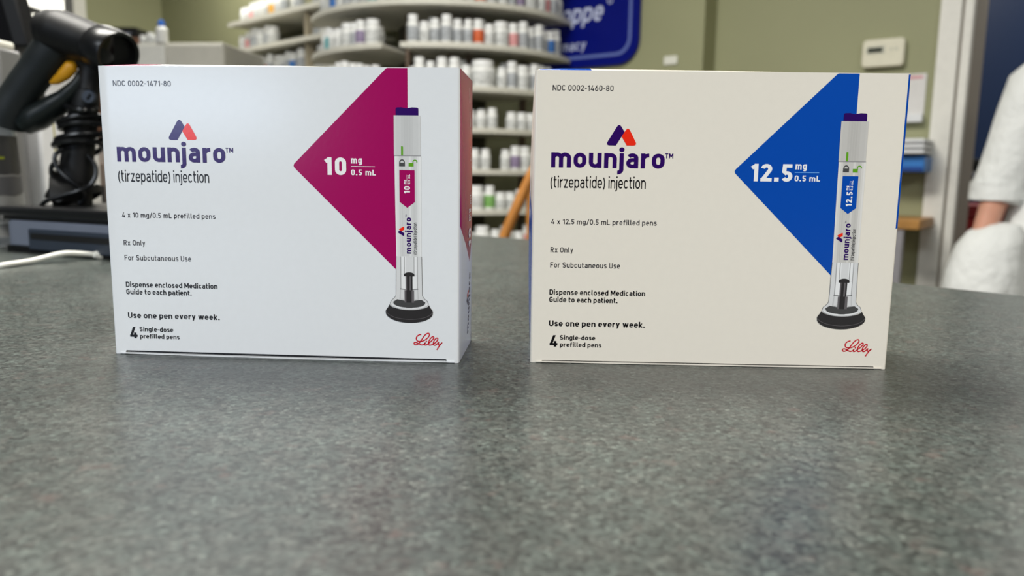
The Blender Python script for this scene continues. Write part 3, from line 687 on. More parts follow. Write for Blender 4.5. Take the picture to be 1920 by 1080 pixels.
lp = spline([A2(165, 292, -.012), A2(178, 310, -.016), A2(179, 330, -.02), A2(168, 348, -.024), A2(148, 358, -.029), A2(120, 366, -.03), A2(90, 376, -.03), A2(79, 384, -.028), A2(80, 391, -.025)], 8)
MB().tube([p-O3 for p in lp], .0024, 8).build('loop', blk_s, cc)
lp = spline([A2(106, 302, -.02), A2(97, 312, -.018), A2(97, 328, -.016), A2(106, 336, -.014)], 8)
MB().tube([p-O3 for p in lp], .0024, 8).build('loop', blk_s, cc)

# ------------------------------------------------------------------ clear bottle at the left edge
bt = empty('sanitizer_bottle', (at(-25, 455, .83).x, .83, CT)); tag(bt, 'clear plastic bottle with grey mountain label at the left edge of the counter', 'bottle')
clear = mat('clear_plastic', (225, 228, 228), .08, trans=.92, ior=1.25)
smoke = mat('smoky_plastic', (120, 120, 120), .2, trans=.45, ior=1.2)
lab_d = mat('dark_label', (66, 66, 66), .4); lab_l = mat('pale_label', (150, 150, 148), .4); lab_m = mat('mountain_grey_label', (92, 92, 94), .4)
MB().lathe([(.030, 0), (.0385, .002), (.0395, .006), (.0385, .045), (.036, .10), (.0348, .125), (.033, .128)], n=40).build('bottle_body', clear, bt)
MB().lathe([(.0349, .1275), (.0356, .129), (.0355, .142), (.033, .150), (.026, .1555), (.012, .158), (.001, .1585)], n=40).build('bottle_lid', smoke, bt)
def wrap(z0f, z1f, mt, name, off, a0=-150, a1=-10, n=60, parent=bt):
    mb = MB(); vs = []
    for i in range(n+1):
        a = math.radians(a0+(a1-a0)*i/n)
        for z in (z0f(i/n), z1f(i/n)):
            r = .0395-(max(z-.006, 0)/.12)*.0045+off
            vs.append((r*math.cos(a), r*math.sin(a), z))
    mb.add(vs, [(2*i, 2*i+2, 2*i+3, 2*i+1) for i in range(n)]); return mb.build(name, mt, parent)
wl = wrap(lambda t: .012, lambda t: .118, lab_l, 'wrap_label', .0005, -180, 20)
def mount(a, b, k): return lambda t: a+b*.6*abs(math.sin(t*k*2+.7))+b*.25*math.sin(t*k*5)
wrap(mount(.074, .012, 3), lambda t: .118, lab_d, 'label_top', .0009, -180, 20, 120, wl)
wrap(mount(.052, .010, 4), mount(.072, .012, 3), lab_m, 'label_mountain', .0009, -180, 20, 120, wl)
wrap(lambda t: .0935, lambda t: .0960, mat('lime_ink', (150, 160, 40), .5), 'label_line', .0013, -75, -20, 12, wl)
bc = wrap(lambda t: .026, lambda t: .040, mat('barcode_white', (220, 220, 218), .5), 'barcode_patch', .0010, -60, -18, 12, wl)
mb = MB()
for i in range(16):
    a = math.radians(-57+i*2.3); b = a+math.radians(random.choice((.5, .8, 1.3)))
    mb.add([(.0398*math.cos(x), .0398*math.sin(x), z) for x, z in ((a, .028), (b, .028), (b, .038), (a, .038))], [(0, 1, 2, 3)])
mb.build('barcode_bars', black_m := mat('print_black', (20, 20, 20), .5), wl)

# ------------------------------------------------------------------ things on the counter behind the scanner
def boxthing(name, label, cat, c0, c1, z0, z1, mt, rz=0, bevel=.004, group=None):
    cx, cy = (c0[0]+c1[0])/2, (c0[1]+c1[1])/2
    o = empty(name, (cx, cy, z0), rz); tag(o, label, cat, group)
    hx, hy = abs(c1[0]-c0[0])/2, abs(c1[1]-c0[1])/2
    MB().box((-hx, -hy, 0), (hx, hy, z1-z0)).build('housing', mt, o, bevel=bevel)
    return o, hx, hy, z1-z0
pw = mat('white_plastic', (222, 224, 226), .4); pg = mat('light_grey_plastic', (150, 152, 152), .4)
x1 = at(106, 300, 1.02).x; x0_ = at(44, 300, .99).x
o, hx, hy, hz = boxthing('paper_dispenser', 'slim white upright dispenser behind the gooseneck stand', 'dispenser', (x0_, .99), (x1, 1.02), CT, at(90, 200, .99).z, mat('bright_white_plastic', (242, 242, 244), .4))
MB().box((-hx+.008, -hy-.002, hz*.90), (hx-.008, -hy+.004, hz*.94)).build('paper_slot', dslate, o, smooth=False)
MB().box((hx-.003, hy-.0025, .01), (hx+.0006, hy+.0006, hz-.01)).build('edge_trim', mat('yellowed_trim', (196, 190, 140), .5), o, smooth=False)
xa, xb = at(80, 150, 1.16).x, at(158, 150, 1.16).x
o, hx, hy, hz = boxthing('paper_tray', 'pale upright paper tray seen through the trigger opening of the scanner', 'tray', (xa, 1.16), (xb, 1.19), CT, at(130, 122, 1.16).z, mat('pale_card', (205, 202, 198), .6))
MB().box((-hx+.006, -hy-.004, .02), (hx-.006, -hy+.001, hz-.02)).build('paper_sheet', mat('paper_white', (220, 218, 216), .7), o, smooth=False)
xa, xb = at(150, 330, 1.22).x, at(182, 330, 1.22).x
o, hx, hy, hz = boxthing('parcel', 'small brown and dark parcel on the counter beside the gooseneck stand', 'box', (xa, 1.22), (xb, 1.27), CT, at(170, 306, 1.22).z, mat('brown_card', (112, 98, 88), .7), bevel=.001)
MB().box((-hx-.0008, -hy-.0008, hz*.15), (hx+.0008, hy+.0008, hz*.62)).build('dark_band', mat('dark_band', (36, 34, 36), .6), o, smooth=False)
xa, xb = at(187, 330, 1.24).x, at(240, 330, 1.24).x
o, hx, hy, hz = boxthing('file_holder', 'grey upright file holder between the gooseneck stand and the left carton', 'file holder', (xa, 1.24), (xb, 1.38), CT, at(190, 275, 1.24).z, mat('taupe_plastic', (140, 132, 126), .5))
MB().box((-hx+.004, -hy+.004, hz-.002), (hx-.004, hy-.004, hz+.006)).build('files', mat('paper_white', (220, 218, 216), .7), o, smooth=False)
mb = MB()
for i in range(3): mb.box((-.045+.002*i, -.03, .002*i), (.05-.001*i, .03, .002*i+.0019))
tag(mb.build('paper_stack', mat('paper_white', (220, 218, 216), .7), None, Vector((at(178, 372, 1.05).x, 1.03, CT)), .2, smooth=False), 'short stack of white paper slips behind the gooseneck stand', 'paper')
# monitor, grey printer with paper roll
mo = empty('monitor', (at(-40, 300, 1.06).x, 1.06, CT), 0); tag(mo, 'black computer monitor leaning in at the top left corner', 'monitor')
mz = lambda y: at(0, y, 1.06).z-CT
pr = [at(-190, 88, 1.06)-mo.location, at(56, 88, 1.06)-mo.location, at(28, -8, 1.06)-mo.location, at(-10, -140, 1.06)-mo.location, at(-230, -140, 1.06)-mo.location]
MB().prism([(p.x, p.z) for p in pr], 0, .03).build('casing', blk, mo, bevel=.004)
MB().prism([(p.x*.9-.012, (p.z-.25)*.9+.25) for p in pr], -.0015, .001).build('screen', mat('screen_glass', (12, 12, 14), .12), mo, smooth=False)
MB().box((-.08, .03, 0), (-.04, .05, mz(40))).build('stand_column', blk, mo, bevel=.003)
MB().box((-.16, .022, 0), (.02, .085, .012)).build('stand_foot', blk, mo, bevel=.003)
x1 = at(42, 120, .985).x
o, hx, hy, hz = boxthing('receipt_printer', 'glossy grey receipt printer behind the scanner grip', 'printer', (x1-.15, .94), (x1, .985), CT, at(20, 87, .94).z, mat('silver_grey_plastic', (120, 120, 120), .22))
MB().box((-hx+.01, -hy-.002, hz*.80), (hx-.01, -hy+.002, hz*.83)).build('paper_slot', pit, o, smooth=False)
z_ = at(20, 87, .94).z
tag(MB().rbox((-.055, -.02, 0), (.0, .02, at(0, 69, .94).z-z_), .004).build('paper_roll_box', mat('cream_plastic', (214, 212, 200), .4), None, Vector((at(8, 80, .965).x, .963, z_))), 'small white box on top of the grey receipt printer', 'box')

# ------------------------------------------------------------------ shelving
shelf_w = mat('shelf_offwhite', (206, 204, 192), .5); shelf_u = mat('shelf_underside', (150, 146, 134), .6)
core_m = mat('shade_brown_panel', (66, 62, 50), .6); post_m = mat('brown_post', (110, 92, 76), .5)  # core brown has the shadow inside the round shelving put into its colour
CX, CY, RR = -.29, 3.29, .53
LV = [CT+.0852+z for z in (.735, .590, .447, .302, .158, .012, -.133, -.280)]
GR = 'curved shelf'
cu = empty('curved_shelving', (CX, CY, 0)); tag(cu, 'round-fronted off-white shelving unit packed with white medicine bottles', 'shelf')
def sector(z0, z1, a0, a1, r0, r1, n=28):
    o = [(r1*math.sin(a0+(a1-a0)*i/n), -r1*math.cos(a0+(a1-a0)*i/n)) for i in range(n+1)]
    o += [(r0*math.sin(a1+(a0-a1)*i/n), -r0*math.cos(a1+(a0-a1)*i/n)) for i in range(n+1)]
    return MB().plan(o, z0, z1)
RAD = math.radians
for i, z in enumerate(LV):
    segs = [(-86, 71)] if i in (0, 1) else [(-86, -19.5), (-12, 71)]
    for a0, a1 in segs:
        s_ = sector(z-.012, z, RAD(a0), RAD(a1), .16, RR).build('shelf', shelf_w, cu, smooth=False)
        sector(z-.015, z+.003, RAD(a0), RAD(a1), RR+.0005, RR+.006).build('shelf_lip', shelf_w, s_)
sector(0, LV[0]+.3, RAD(-88), RAD(66), .10, .19).build('core_panel', core_m, cu)
for a in (-16, 8, 18, 60):
    sector(LV[-1]-.1, LV[1]-.02, RAD(a-1), RAD(a+1), .36, .385, 2).build('post', post_m, cu, smooth=False)
for z in LV[1:]:
    pass
# bottle kinds
def pill_bottle(r, h, band, capc, name='pill_bottle'):
    root = empty(name, (0, 0, -5))
    body = MB().lathe([(r*.9, 0), (r, .003), (r, h*.70), (r*.93, h*.745), (r*.72, h*.79), (r*.72, h*.80)], n=20); body.build('bottle', mat('white_hdpe', (232, 233, 230), .38), root)
    MB().lathe([(r*.80, h*.795), (r*.84, h*.80), (r*.84, h*.985), (r*.76, h), (r*.1, h)], n=20).build('cap', capc, root)
    MB().lathe([(r*1.012, h*.12), (r*1.02, h*.125), (r*1.02, h*.60), (r*1.012, h*.605)], n=20).build('label_band', band, root)
    return root
wcap = mat('white_cap', (240, 241, 240), .35)
lab_white = mat('printed_label_white', (205, 207, 205), .5, noise=(130, .5))
lab_grey = mat('printed_label_grey', (172, 176, 180), .5, noise=(150, .55))
lab_col = {'orange': mat('label_orange', (204, 92, 44), .5), 'green': mat('label_green', (120, 170, 92), .5), 'blue': mat('label_blue', (52, 110, 180), .5), 'violet': mat('label_violet', (136, 122, 150), .5), 'pink': mat('label_pink', (214, 150, 150), .5), 'teal': mat('label_teal', (96, 160, 165), .5), 'amber': mat('label_amber', (224, 168, 70), .5)}
K = {'small': pill_bottle(.0185, .076, lab_white, wcap), 'tall': pill_bottle(.0205, .100, lab_grey, wcap), 'wide': pill_bottle(.029, .090, lab_white, wcap), 'slim': pill_bottle(.0165, .086, lab_grey, wcap), 'big': pill_bottle(.046, .098, lab_white, wcap), 'short': pill_bottle(.0205, .066, lab_white, wcap)}
for c in lab_col: K[c] = pill_bottle(.0195, .090, lab_col[c], wcap)
used = set()
KL = {'small': 'short white pill bottle', 'tall': 'tall white pill bottle with greyish label', 'wide': 'wide white pill jar', 'slim': 'slim white pill bottle with greyish label', 'big': 'large round white jar', 'short': 'stubby white pill bottle'}
KW = {'small': .0185, 'tall': .0205, 'wide': .029, 'slim': .0165, 'big': .046, 'short': .0205}
def put(kind, loc, where, group, rz=0, extra=''):
    r = K[kind]
    if kind in used: r = dup(r, loc, rz)
    else: r.location = loc; r.rotation_euler = (0, 0, rz); used.add(kind)
    if kind in KL: tag(r, KL[kind]+' on the '+where, 'bottle', KL[kind]+'s on the '+where)
    else: tag(r, 'white pill bottle with %s label%s on the %s' % (kind, extra, where), 'bottle', group)
    return r
ORD = ['', 'top round shelf', 'second round shelf', 'third round shelf', 'fourth round shelf', 'fifth round shelf', 'sixth round shelf', 'lowest visible round shelf']
def fill_round(i, a0, a1, colours, skip=(), rad=RR-.032, dens=1.0):
    a = a0; cl = list(colours)
    while a < a1:
        deg = a
        kind = random.choice(('small', 'tall', 'tall', 'wide', 'slim', 'small') if i < 4 else ('small', 'short', 'short', 'small', 'wide'))
        for c in cl:
            if abs(c[1]-deg) < 2.2: kind = c[0]; cl.remove(c); break
        rr_ = KW.get(kind, .0185)
        da = math.degrees((rr_*2+.003)/(rad))
        if not any(s0 < deg < s1 for s0, s1 in skip):
            t = RAD(deg+da/2); q = rad+random.uniform(-.006, .004)
            if kind in ('wide', 'big'): q -= .008 if kind == 'wide' else .018
            put(kind, (CX+q*math.sin(t), CY-q*math.cos(t), LV[i]), ORD[i], 'bottles on the '+ORD[i], random.uniform(0, 6))
        a += da
fill_round(1, -66, 62, [('blue', -52), ('teal', -30), ('orange', 16), ('violet', 34), ('pink', 54)])
fill_round(2, -64, 63, [('teal', -58), ('green', -8), ('violet', -36), ('orange', 16), ('pink', 34), ('blue', 56)], skip=[(-25, -11)])
fill_round(3, -62, 66, [('big', 17), ('orange', 46), ('blue', 40), ('amber', -40)], skip=[(-25, -11)])
for i in (4, 5, 6, 7): fill_round(i, 8, 48, [('violet', 34)] if i == 5 else [('green', 22)] if i == 6 else [('pink', 40)] if i == 7 else [], skip=[(26, 31)] if i == 4 else [(21, 28)] if i == 5 else [])
# second row deeper on two of the shelves
for i, rng in ((2, (-8, 55)), (1, (-50, 50)), (3, (-10, 50)), (2, (-58, -24)), (4, (8, 25))):
    a = rng[0]
    while a < rng[1]:
        t = RAD(a); q = RR-.092
        put(random.choice(('tall', 'small', 'tall') if i < 4 else ('small', 'short')), (CX+q*math.sin(t), CY-q*math.cos(t), LV[i]), ORD[i], '', random.uniform(0, 6)); a += 7.5
# straight shelving along the green wall
P0 = Vector((-1.445, 4.02, 0)); P1 = Vector((-.72, 3.36, 0)); dS = (P1-P0).normalized(); nS = Vector((-dS.y, dS.x, 0))
ss = empty('straight_shelving', P0); rzs = math.atan2(dS.y, dS.x); ss.rotation_euler[2] = rzs; tag(ss, 'straight off-white wall shelves left of the rounded shelving', 'shelf')
LS = (P1-P0).length; LZ = [CT+.0852+z for z in (.729, .594, .458)]
for z in LZ:
    s_ = MB().box((0, 0, z-.014), (LS, .27, z)).build('shelf', shelf_w, ss, smooth=False)
    MB().box((0, -.005, z-.017), (LS, -.0003, z+.003)).build('shelf_lip', shelf_w, s_, smooth=False)
MB().box((LS*.66, .02, LZ[-1]-.2), (LS*.66+.016, .25, LZ[0]-.02)).build('divider', mat('tan_divider', (168, 158, 136), .5), ss, smooth=False)
MB().box((0, .272, .6), (LS, .285, LZ[0]+.2)).build('back_panel', mat('olive_back_panel', (112, 112, 88), .6), ss, smooth=False)
MB().box((LS*.40, .20, LZ[1]+.012), (LS*.56, .268, LZ[1]+.10)).build('dark_bin', blk, ss, smooth=False)
SN = ['top straight shelf at left', 'middle straight shelf at left', 'lowest straight shelf at left']
for i, z in enumerate(LZ):
    s = .03; cols_ = {0: {.10: 'pink', .30: 'amber'}, 1: {.33: 'orange', .04: 'pink'}, 2: {.25: 'orange', .45: 'blue'}}[i]
    while s < LS*.97:
        kind = random.choice(('small', 'tall', 'wide', 'slim', 'tall'))
        for k_, c_ in list(cols_.items()):
            if s/LS >= k_: kind = c_; del cols_[k_]; break
        r_ = KW.get(kind, .0185)
        skip = (i == 1 and LS*.37 < s < LS*.58) or (LS*.60 < s+r_ < LS*.70) or (i == 0 and s > LS*.46 and random.random() < .55)
        if not skip:
            p = P0+dS*(s+r_)+nS*(.045+random.uniform(0, .02)); put(kind, (p.x, p.y, z), SN[i], 'bottles on the '+SN[i], random.uniform(0, 6))
        s += 2*r_+.004
# spray bottle at the junction
sp = empty('spray_bottle', P0+dS*(LS*.80)+nS*.05+Vector((0, 0, LZ[1]))); tag(sp, 'tall white squeeze bottle standing where straight and round shelves meet', 'bottle')
MB().lathe([(.024, 0), (.026, .004), (.026, .085), (.012, .105)], n=20).build('bottle', mat('white_hdpe', (232, 233, 230), .38), sp)
MB().lathe([(.012, .1055), (.012, .115), (.005, .120), (.003, .145), (.001, .146)], n=16).build('nozzle', wcap, sp)

# ------------------------------------------------------------------ blue sign
sg = empty('pharmacy_sign', wp(.46, -.008, 1.55), RZ); tag(sg, 'dark blue rounded sign with white shop lettering, partly behind the round shelving', 'sign')
# along-wall position of the sign's right edge, and its foot
tr_ = .802-.46; zb = at(1130, 122, wp(.7).y).z-1.55
sblue = mat('sign_blue', (0, 14, 116), .35, spec=.25); sline = mat('sign_pale_line', (96, 112, 176), .4); swhite = mat('sign_white', (200, 208, 235), .4)
MB().rbox((-.22, -.010, zb), (tr_, .006, zb+.75), .085, n=8).build('board', sblue, sg, ang=30)
def rr_outline(x0, z0, x1, z1, r, n=8):
    o = []
    for cx, cz, a in ((x1-r, z1-r, 0), (x0+r, z1-r, 90), (x0+r, z0+r, 180), (x1-r, z0+r, 270)):
        o += [(cx+r*math.cos(RAD(a+90*i/n)), cz+r*math.sin(RAD(a+90*i/n))) for i in range(n+1)]
    return o
oo = rr_outline(-.19, zb+.032, tr_-.030, zb+.72, .062); oi = rr_outline(-.182, zb+.044, tr_-.042, zb+.708, .052)
mb = MB(); k = len(oo); mb.add([(x, -.0108, z) for x, z in oo]+[(x, -.0108, z) for x, z in oi], [(i, (i+1) % k, (i+1) % k+k, i+k) for i in range(k)]); mb.build('border_line', sline, sg, smooth=False)
L1 = text_len('Shoppe', .15, .10); c_ = .074; x0 = tr_-.160-L1*c_
mb = MB(); z0 = zb+.168; text(mb, 'Shoppe', .15, lambda a, b: (x0+(a+.18*b)*c_, -.0110, z0+b*c_), gap=.10); mb.build('shop_lettering', swhite, sg, smooth=False)
L2 = text_len('Pharmacy', .15); x2 = tr_-.232-L2*.038
mb = MB(); text(mb, 'Pharmacy', .15, lambda a, b: (x2+(a+.15*b)*.038, -.0110, zb+.066+b*.038)); mb.build('small_lettering', swhite, sg, smooth=False)
mb = MB(); ribbon(mb, [(tr_-.125+.010*math.cos(a), zb+.238+.012*math.sin(a)) for a in [2*PI*i/16 for i in range(18)]], .004, lambda a, b: (a, -.0110, b)); mb.build('registered_mark', swhite, sg, smooth=False)

# ------------------------------------------------------------------ wall things on the right
p = on_wall(1258, 113, -.002)
tag(MB().rbox((-.026, -.004, -.015), (.026, .0, .015), .003).build('wall_sticker', mat('sticker_white', (226, 226, 214), .5), None, p, RZ), 'small white label stuck on the green wall beside the blue sign', 'label')
p = on_wall(1657, 127, RS)
th_ = empty('thermostat', p, RZ); tag(th_, 'cream wall thermostat with small dark display on the green wall', 'thermostat')
th_h = on_wall(1657, 75, RS).z-p.z; tw = (on_wall(1696, 100, RS)-on_wall(1618, 100, RS)).length
cream = mat('cream_thermostat', (222, 218, 196), .4)
MB().rbox((-tw/2, -.028, 0), (tw/2, -.001, th_h), .013).build('housing', cream, th_, bevel=.004)
MB().box((-tw*.36, -.0295, th_h*.52), (-tw*.01, -.027, th_h*.70)).build('display', mat('lcd_dark', (46, 52, 40), .25), th_, smooth=False)
MB().box((-tw*.40, -.0287, th_h*.47), (tw*.05, -.0275, th_h*.75)).build('display_bezel', mat('lcd_bezel', (196, 196, 178), .4), th_, smooth=False)
for i in range(2): MB().box((tw*(.16+.12*i), -.0292, th_h*.56), (tw*(.23+.12*i), -.0275, th_h*.66)).build('button', mat('lcd_bezel', (196, 196, 178), .4), th_, smooth=False)
p = on_wall(1698, 228, RS)
ph = empty('paper_holder', p, RZ); tag(ph, 'white wall paper holder with a notice sheet right behind the right carton', 'holder')
hz = on_wall(1698, 140, RS).z-p.z
MB().box((-.06, -.006, .005), (.050, -.001, hz)).build('notice_sheet', mat('paper_white', (220, 218, 216), .7), ph, smooth=False)
MB().box((-.06, -.035, -.004), (.052, -.0065, .020)).build('tray', pw, ph, bevel=.002)
mb = MB(); mb.box((-.05, -.0072, hz*.90), (.04, -.0062, hz*.95)); mb.build('pink_heading', mat('pink_ink', (214, 140, 150), .6), ph, smooth=False)
# small shelf with stacked paper trays, blue bin under it
p = on_wall(1716, 291, RS)
ts = empty('tray_stack', p, RZ); tag(ts, 'stack of white paper trays on the wall between the right carton and the door trim', 'tray')
hz = (on_wall(1716, 262, RS).z-p.z)/3
for i in range(3): MB().box((-.085, -.16, hz*i+.001), (.052, -.004, hz*(i+1)-.004)).build('tray', pw, ts, bevel=.002)
p2 = on_wall(1716, 323, RS); hz2 = on_wall(1716, 293, RS).z-p2.z
bb = empty('blue_bin', p2, RZ); tag(bb, 'blue plastic bin mounted below the white paper trays', 'bin')
MB().box((-.085, -.13, 0), (.048, -.004, hz2-.004)).build('bin_body', mat('bin_blue', (52, 118, 190), .35), bb, bevel=.004)
MB().box((-.080, -.132, hz2*.05), (.044, -.129, hz2*.3)).build('front_band', mat('bin_navy', (28, 66, 140), .35), bb, smooth=False)
# wooden side table
p = on_wall(1714, 405, RS); wood = mat('light_oak', (176, 128, 66), .45, noise=(18, .25))
tb = empty('side_table', Vector((p.x, p.y, 0)), RZ); tag(tb, 'narrow wooden side table against the wall beside the door trim', 'table')
MB().box((-.36, -.24, p.z-.03), (.060, -.004, p.z)).build('tabletop', wood, tb, bevel=.003)
for x, y in ((-.34, -.22), (.005, -.22), (-.34, -.03), (-.12, -.03)): MB().box((x-.013, y-.013, 0), (x+.013, y+.013, p.z-.03)).build('leg', mat('grey_metal_leg', (140, 138, 142), .4), tb, smooth=False)
tag(MB().lathe([(.025, 0), (.03, .003), (.03, .10), (.027, .10), (.026, .01), (.001, .008)], n=20).build('pen_cup', blk, None, tb.location+D*(-.12)+N*(-.10)+Vector((0, 0, p.z))), 'black cup on the wooden side table by the door', 'cup')

# ------------------------------------------------------------------ things through the doorway
pc = Vector((at(1815, 460, 2.95).x, 2.95, 0))
rb = empty('sharps_bin', Vector((pc.x+.03, 2.97, 0))); tag(rb, 'red bin standing beyond the doorway beside the white coat', 'bin')
zt = at(1815, 382, 2.9).z
MB().loft([[(sx_*a, sy_*a, z) for sx_, sy_ in ((-.16, -.12), (.16, -.12), (.16, .12), (-.16, .12))] for a, z in ((.82, 0), (1, zt-.05))]).build('bin_body', mat('bin_red', (176, 22, 28), .35), rb, bevel=.01)
MB().box((-.17, -.13, zt-.05), (.17, .13, zt)).build('bin_lid', mat('bin_red_dark', (150, 24, 34), .35), rb, bevel=.008)
rk = empty('supply_rack', Vector((at(1850, 350, 3.5).x, 3.5, 0))); tag(rk, 'grey metal supply rack against the navy wall past the doorway', 'shelf')
zz_ = [at(1820, y, 3.4).z for y in (358, 322, 300)]
for z in zz_[:2]+[.3]: MB().box((-.3, -.17, z-.012), (.5, .17, z)).build('shelf', mat('rack_grey', (150, 152, 158), .4), rk, smooth=False)
for x, y in ((-.29, -.16), (.49, -.16), (-.29, .16), (.49, .16)): MB().box((x-.01, y-.01, 0), (x+.01, y+.01, zz_[2]+.02)).build('post', mat('rack_grey', (150, 152, 158), .4), rk, smooth=False)
tag(MB().box((-.11, -.1, 0), (.11, .1, .055)).build('black_case', blk, None, rk.location+Vector((-.12, -.03, zz_[1])), bevel=.006), 'black case on the upper shelf of the grey rack', 'case')
tag(MB().box((-.12, -.1, 0), (.10, .1, .06)).build('grey_case', pg, None, rk.location+Vector((-.10, -.03, zz_[0])), bevel=.006), 'pale grey case on the middle shelf of the grey rack', 'case')

# ------------------------------------------------------------------ wooden chair seen in the gap
cy_ = 1.85
ch = empty('bentwood_chair', Vector((at(1095, 500, cy_).x, cy_+.2, 0))); tag(ch, 'honey-coloured bentwood chair showing between the two cartons', 'chair'); O4 = ch.location
oak = mat('honey_wood', (164, 108, 48), .4, noise=(30, .2))
hp = [at(*q, cy_) for q in ((938, 470), (949, 435), (966, 395), (984, 355), (1002, 318), (1030, 285), (1065, 266), (1095, 260), (1125, 266), (1160, 285), (1190, 320), (1210, 358), (1226, 396), (1242, 436), (1252, 470))]
hb = MB(); hb.tube([q-O4 for q in spline([hp[0]-Vector((0, 0, .06))]+hp+[hp[-1]-Vector((0, 0, .06))], 5)], .013, 10); hb.build('back_hoop', oak, ch)
for k in (993, 1045, 1095, 1145, 1195):
    yt = 332 if k in (993, 1195) else 285 if k != 1095 else 268
    MB().tube([at(k, 520, cy_)-O4, at(k, 420, cy_)-O4, at(k, yt, cy_)-O4], .008, 8).build('spindle', oak, ch)
sz = at(1095, 515, cy_).z
MB().lathe([(.19, sz-.03), (.205, sz-.025), (.205, sz-.005), (.19, sz)], (0, .0, 0), 28).build('seat', oak, ch)
for x, y in ((-.13, -.13), (.13, -.13), (-.13, .13), (.13, .13)): MB().tube([(x, y, sz-.03), (x*1.5, y*1.5, 0)], .015, 8).build('leg', oak, ch)

# ------------------------------------------------------------------ back left corner things
yb = 3.3
xa, xm, xb = at(262, 100, yb).x, at(320, 100, yb).x, at(432, 100, yb).x
ztop = at(330, 80, yb).z
cab = empty('storage_cabinet', Vector(((xa+xb)/2, yb+.2, 0)), -.1); tag(cab, 'tall off-white cabinet in the back corner left of the shelves', 'cabinet')
hw = (xb-xa)/2
MB().box((-hw, -.2, 0), (hw, .2, ztop)).build('carcass', mat('cabinet_beige', (196, 194, 184), .5), cab, bevel=.006)
MB().box((-hw+.005, -.212, .06), (-hw+(xm-xa)-.003, -.2005, ztop-.01)).build('door', mat('cabinet_white', (222, 222, 216), .45), cab, bevel=.003)
MB().box((-hw+(xm-xa)+.003, -.210, .06), (hw-.005, -.2005, ztop-.01)).build('door', mat('cabinet_beige', (196, 194, 184), .5), cab, bevel=.003)
b_ = empty('squeeze_bottle', Vector((at(300, 74, yb).x, yb+.02, ztop))); tag(b_, 'white bottle with blue cap on top of the tall cabinet', 'bottle')
MB().lathe([(.022, 0), (.024, .003), (.024, .055), (.012, .068)], n=20).build('bottle', mat('white_hdpe', (232, 233, 230), .38), b_)
MB().lathe([(.014, .0685), (.014, .08), (.006, .094), (.001, .095)], n=16).build('cap', mat('blue_cap', (40, 110, 210), .35), b_)
for px, s_, lb in ((262, .026, 'leftmost'), (277, .034, 'second from left'), (288, .02, 'third from left')):
    r = pill_bottle(s_*.5, s_*1.25, lab_white, wcap, 'small_jar'); r.location = (at(px, 80, yb).x, yb+.03, ztop)
    tag(r, 'little white jar on the tall cabinet, %s of the three' % lb, 'jar', 'jars on the tall cabinet')
yb2 = 4.0
zb2 = at(225, 70, yb2).z
bk = empty('book_cabinet', Vector((at(215, 80, yb2).x, yb2+.15, 0))); tag(bk, 'brown cabinet mostly hidden behind the scanner head', 'cabinet')
MB().box((-.14, -.15, 0), (.16, .15, zb2)).build('carcass', mat('walnut', (92, 62, 44), .5), bk, bevel=.006)
MB().box((-.13, -.158, .1), (.15, -.1505, zb2-.02)).build('door', mat('walnut_door', (104, 70, 50), .5), bk, bevel=.004)
pr_ = empty('black_printer', Vector((at(218, 70, yb2).x, yb2+.13, zb2))); tag(pr_, 'black printer on top of the brown cabinet behind the scanner', 'printer')
MB().rbox((-.10, -.1, 0), (.095, .1, .055), .012).build('housing', blk, pr_)
MB().box((-.07, -.102, .02), (.06, -.098, .028)).build('paper_slot', slate, pr_, smooth=False)
# ceiling light panels of the back room
lm = mat('light_diffuser', (255, 252, 238), .5, emit=2.2)
for i, (pa, pb) in enumerate((((22, -30), (112, 16)), ((44, 20), (100, 45)))):
    ya = 1440*(CEIL-CAM.z)/(326-pb[1]+.0); yc = ya+.75
    x0_, x1_ = at(pa[0], pb[1], ya).x, at(pb[0], pb[1], ya).x
    lt = empty('ceiling_light', Vector(((x0_+x1_)/2, ya+.35, CEIL-.06))); tag(lt, ['nearer lit ceiling panel at the top left corner above the scanner', 'farther lit ceiling panel between monitor and scanner head'][i], 'light', 'ceiling panels of the back room')
    hx = (x1_-x0_)/2
    MB().box((-hx-.02, -.37, .02), (hx+.02, .37, .06)).build('frame', white_trim, lt, smooth=False)
    MB().box((-hx, -.35, .008), (hx, .35, .0195)).build('diffuser', lm, lt, smooth=False)

# ------------------------------------------------------------------ person in the white coat
pe = empty('person', (1.545, 2.02, 0)); tag(pe, 'person in a white lab coat, sleeve rolled and hand in pocket, by the doorway', 'person')
skin = mat('skin', (198, 146, 124), .5, noise=(40, .06), sub=.15); coatm = mat('white_coat_cloth', (224, 226, 224), .75, noise=(8, .03), bump=(14, .6, .03))
me = bpy.data.meshes.new('body')
J = {'pelvis': (0, 0, .86, .13, .10), 'spine': (0, 0, 1.05, .12, .09), 'chest': (0, 0, 1.23, .14, .095), 'neck0': (0, .0, 1.37, .06, .055), 'neck1': (0, -.005, 1.43, .05, .05), 'head0': (0, -.02, 1.50, .07, .085), 'head1': (0, -.01, 1.60, .07, .085), 'crown': (0, 0, 1.655, .04, .05),
     'shl': (-.188, 0, 1.315, .05, .05), 'ell': (-.262, .03, 1.01, .036, .036), 'wrl': (-.338, -.035, .875, .026, .026), 'hal': (-.335, -.06, .80, .03, .02),
     'shr': (.188, 0, 1.315, .05, .05), 'elr': (.262, .03, 1.01, .036, .036), 'wrr': (.288, -.045, .865, .026, .026), 'har': (.262, -.075, .79, .03, .02),
     'hil': (-.09, 0, .82, .085, .085), 'knl': (-.10, -.01, .46, .055, .055), 'anl': (-.10, .01, .08, .038, .038), 'tol': (-.11, -.13, .035, .035, .025),
     'hir': (.09, 0, .82, .085, .085), 'knr': (.10, -.01, .46, .055, .055), 'anr': (.10, .01, .08, .038, .038), 'tor': (.11, -.13, .035, .035, .025)}
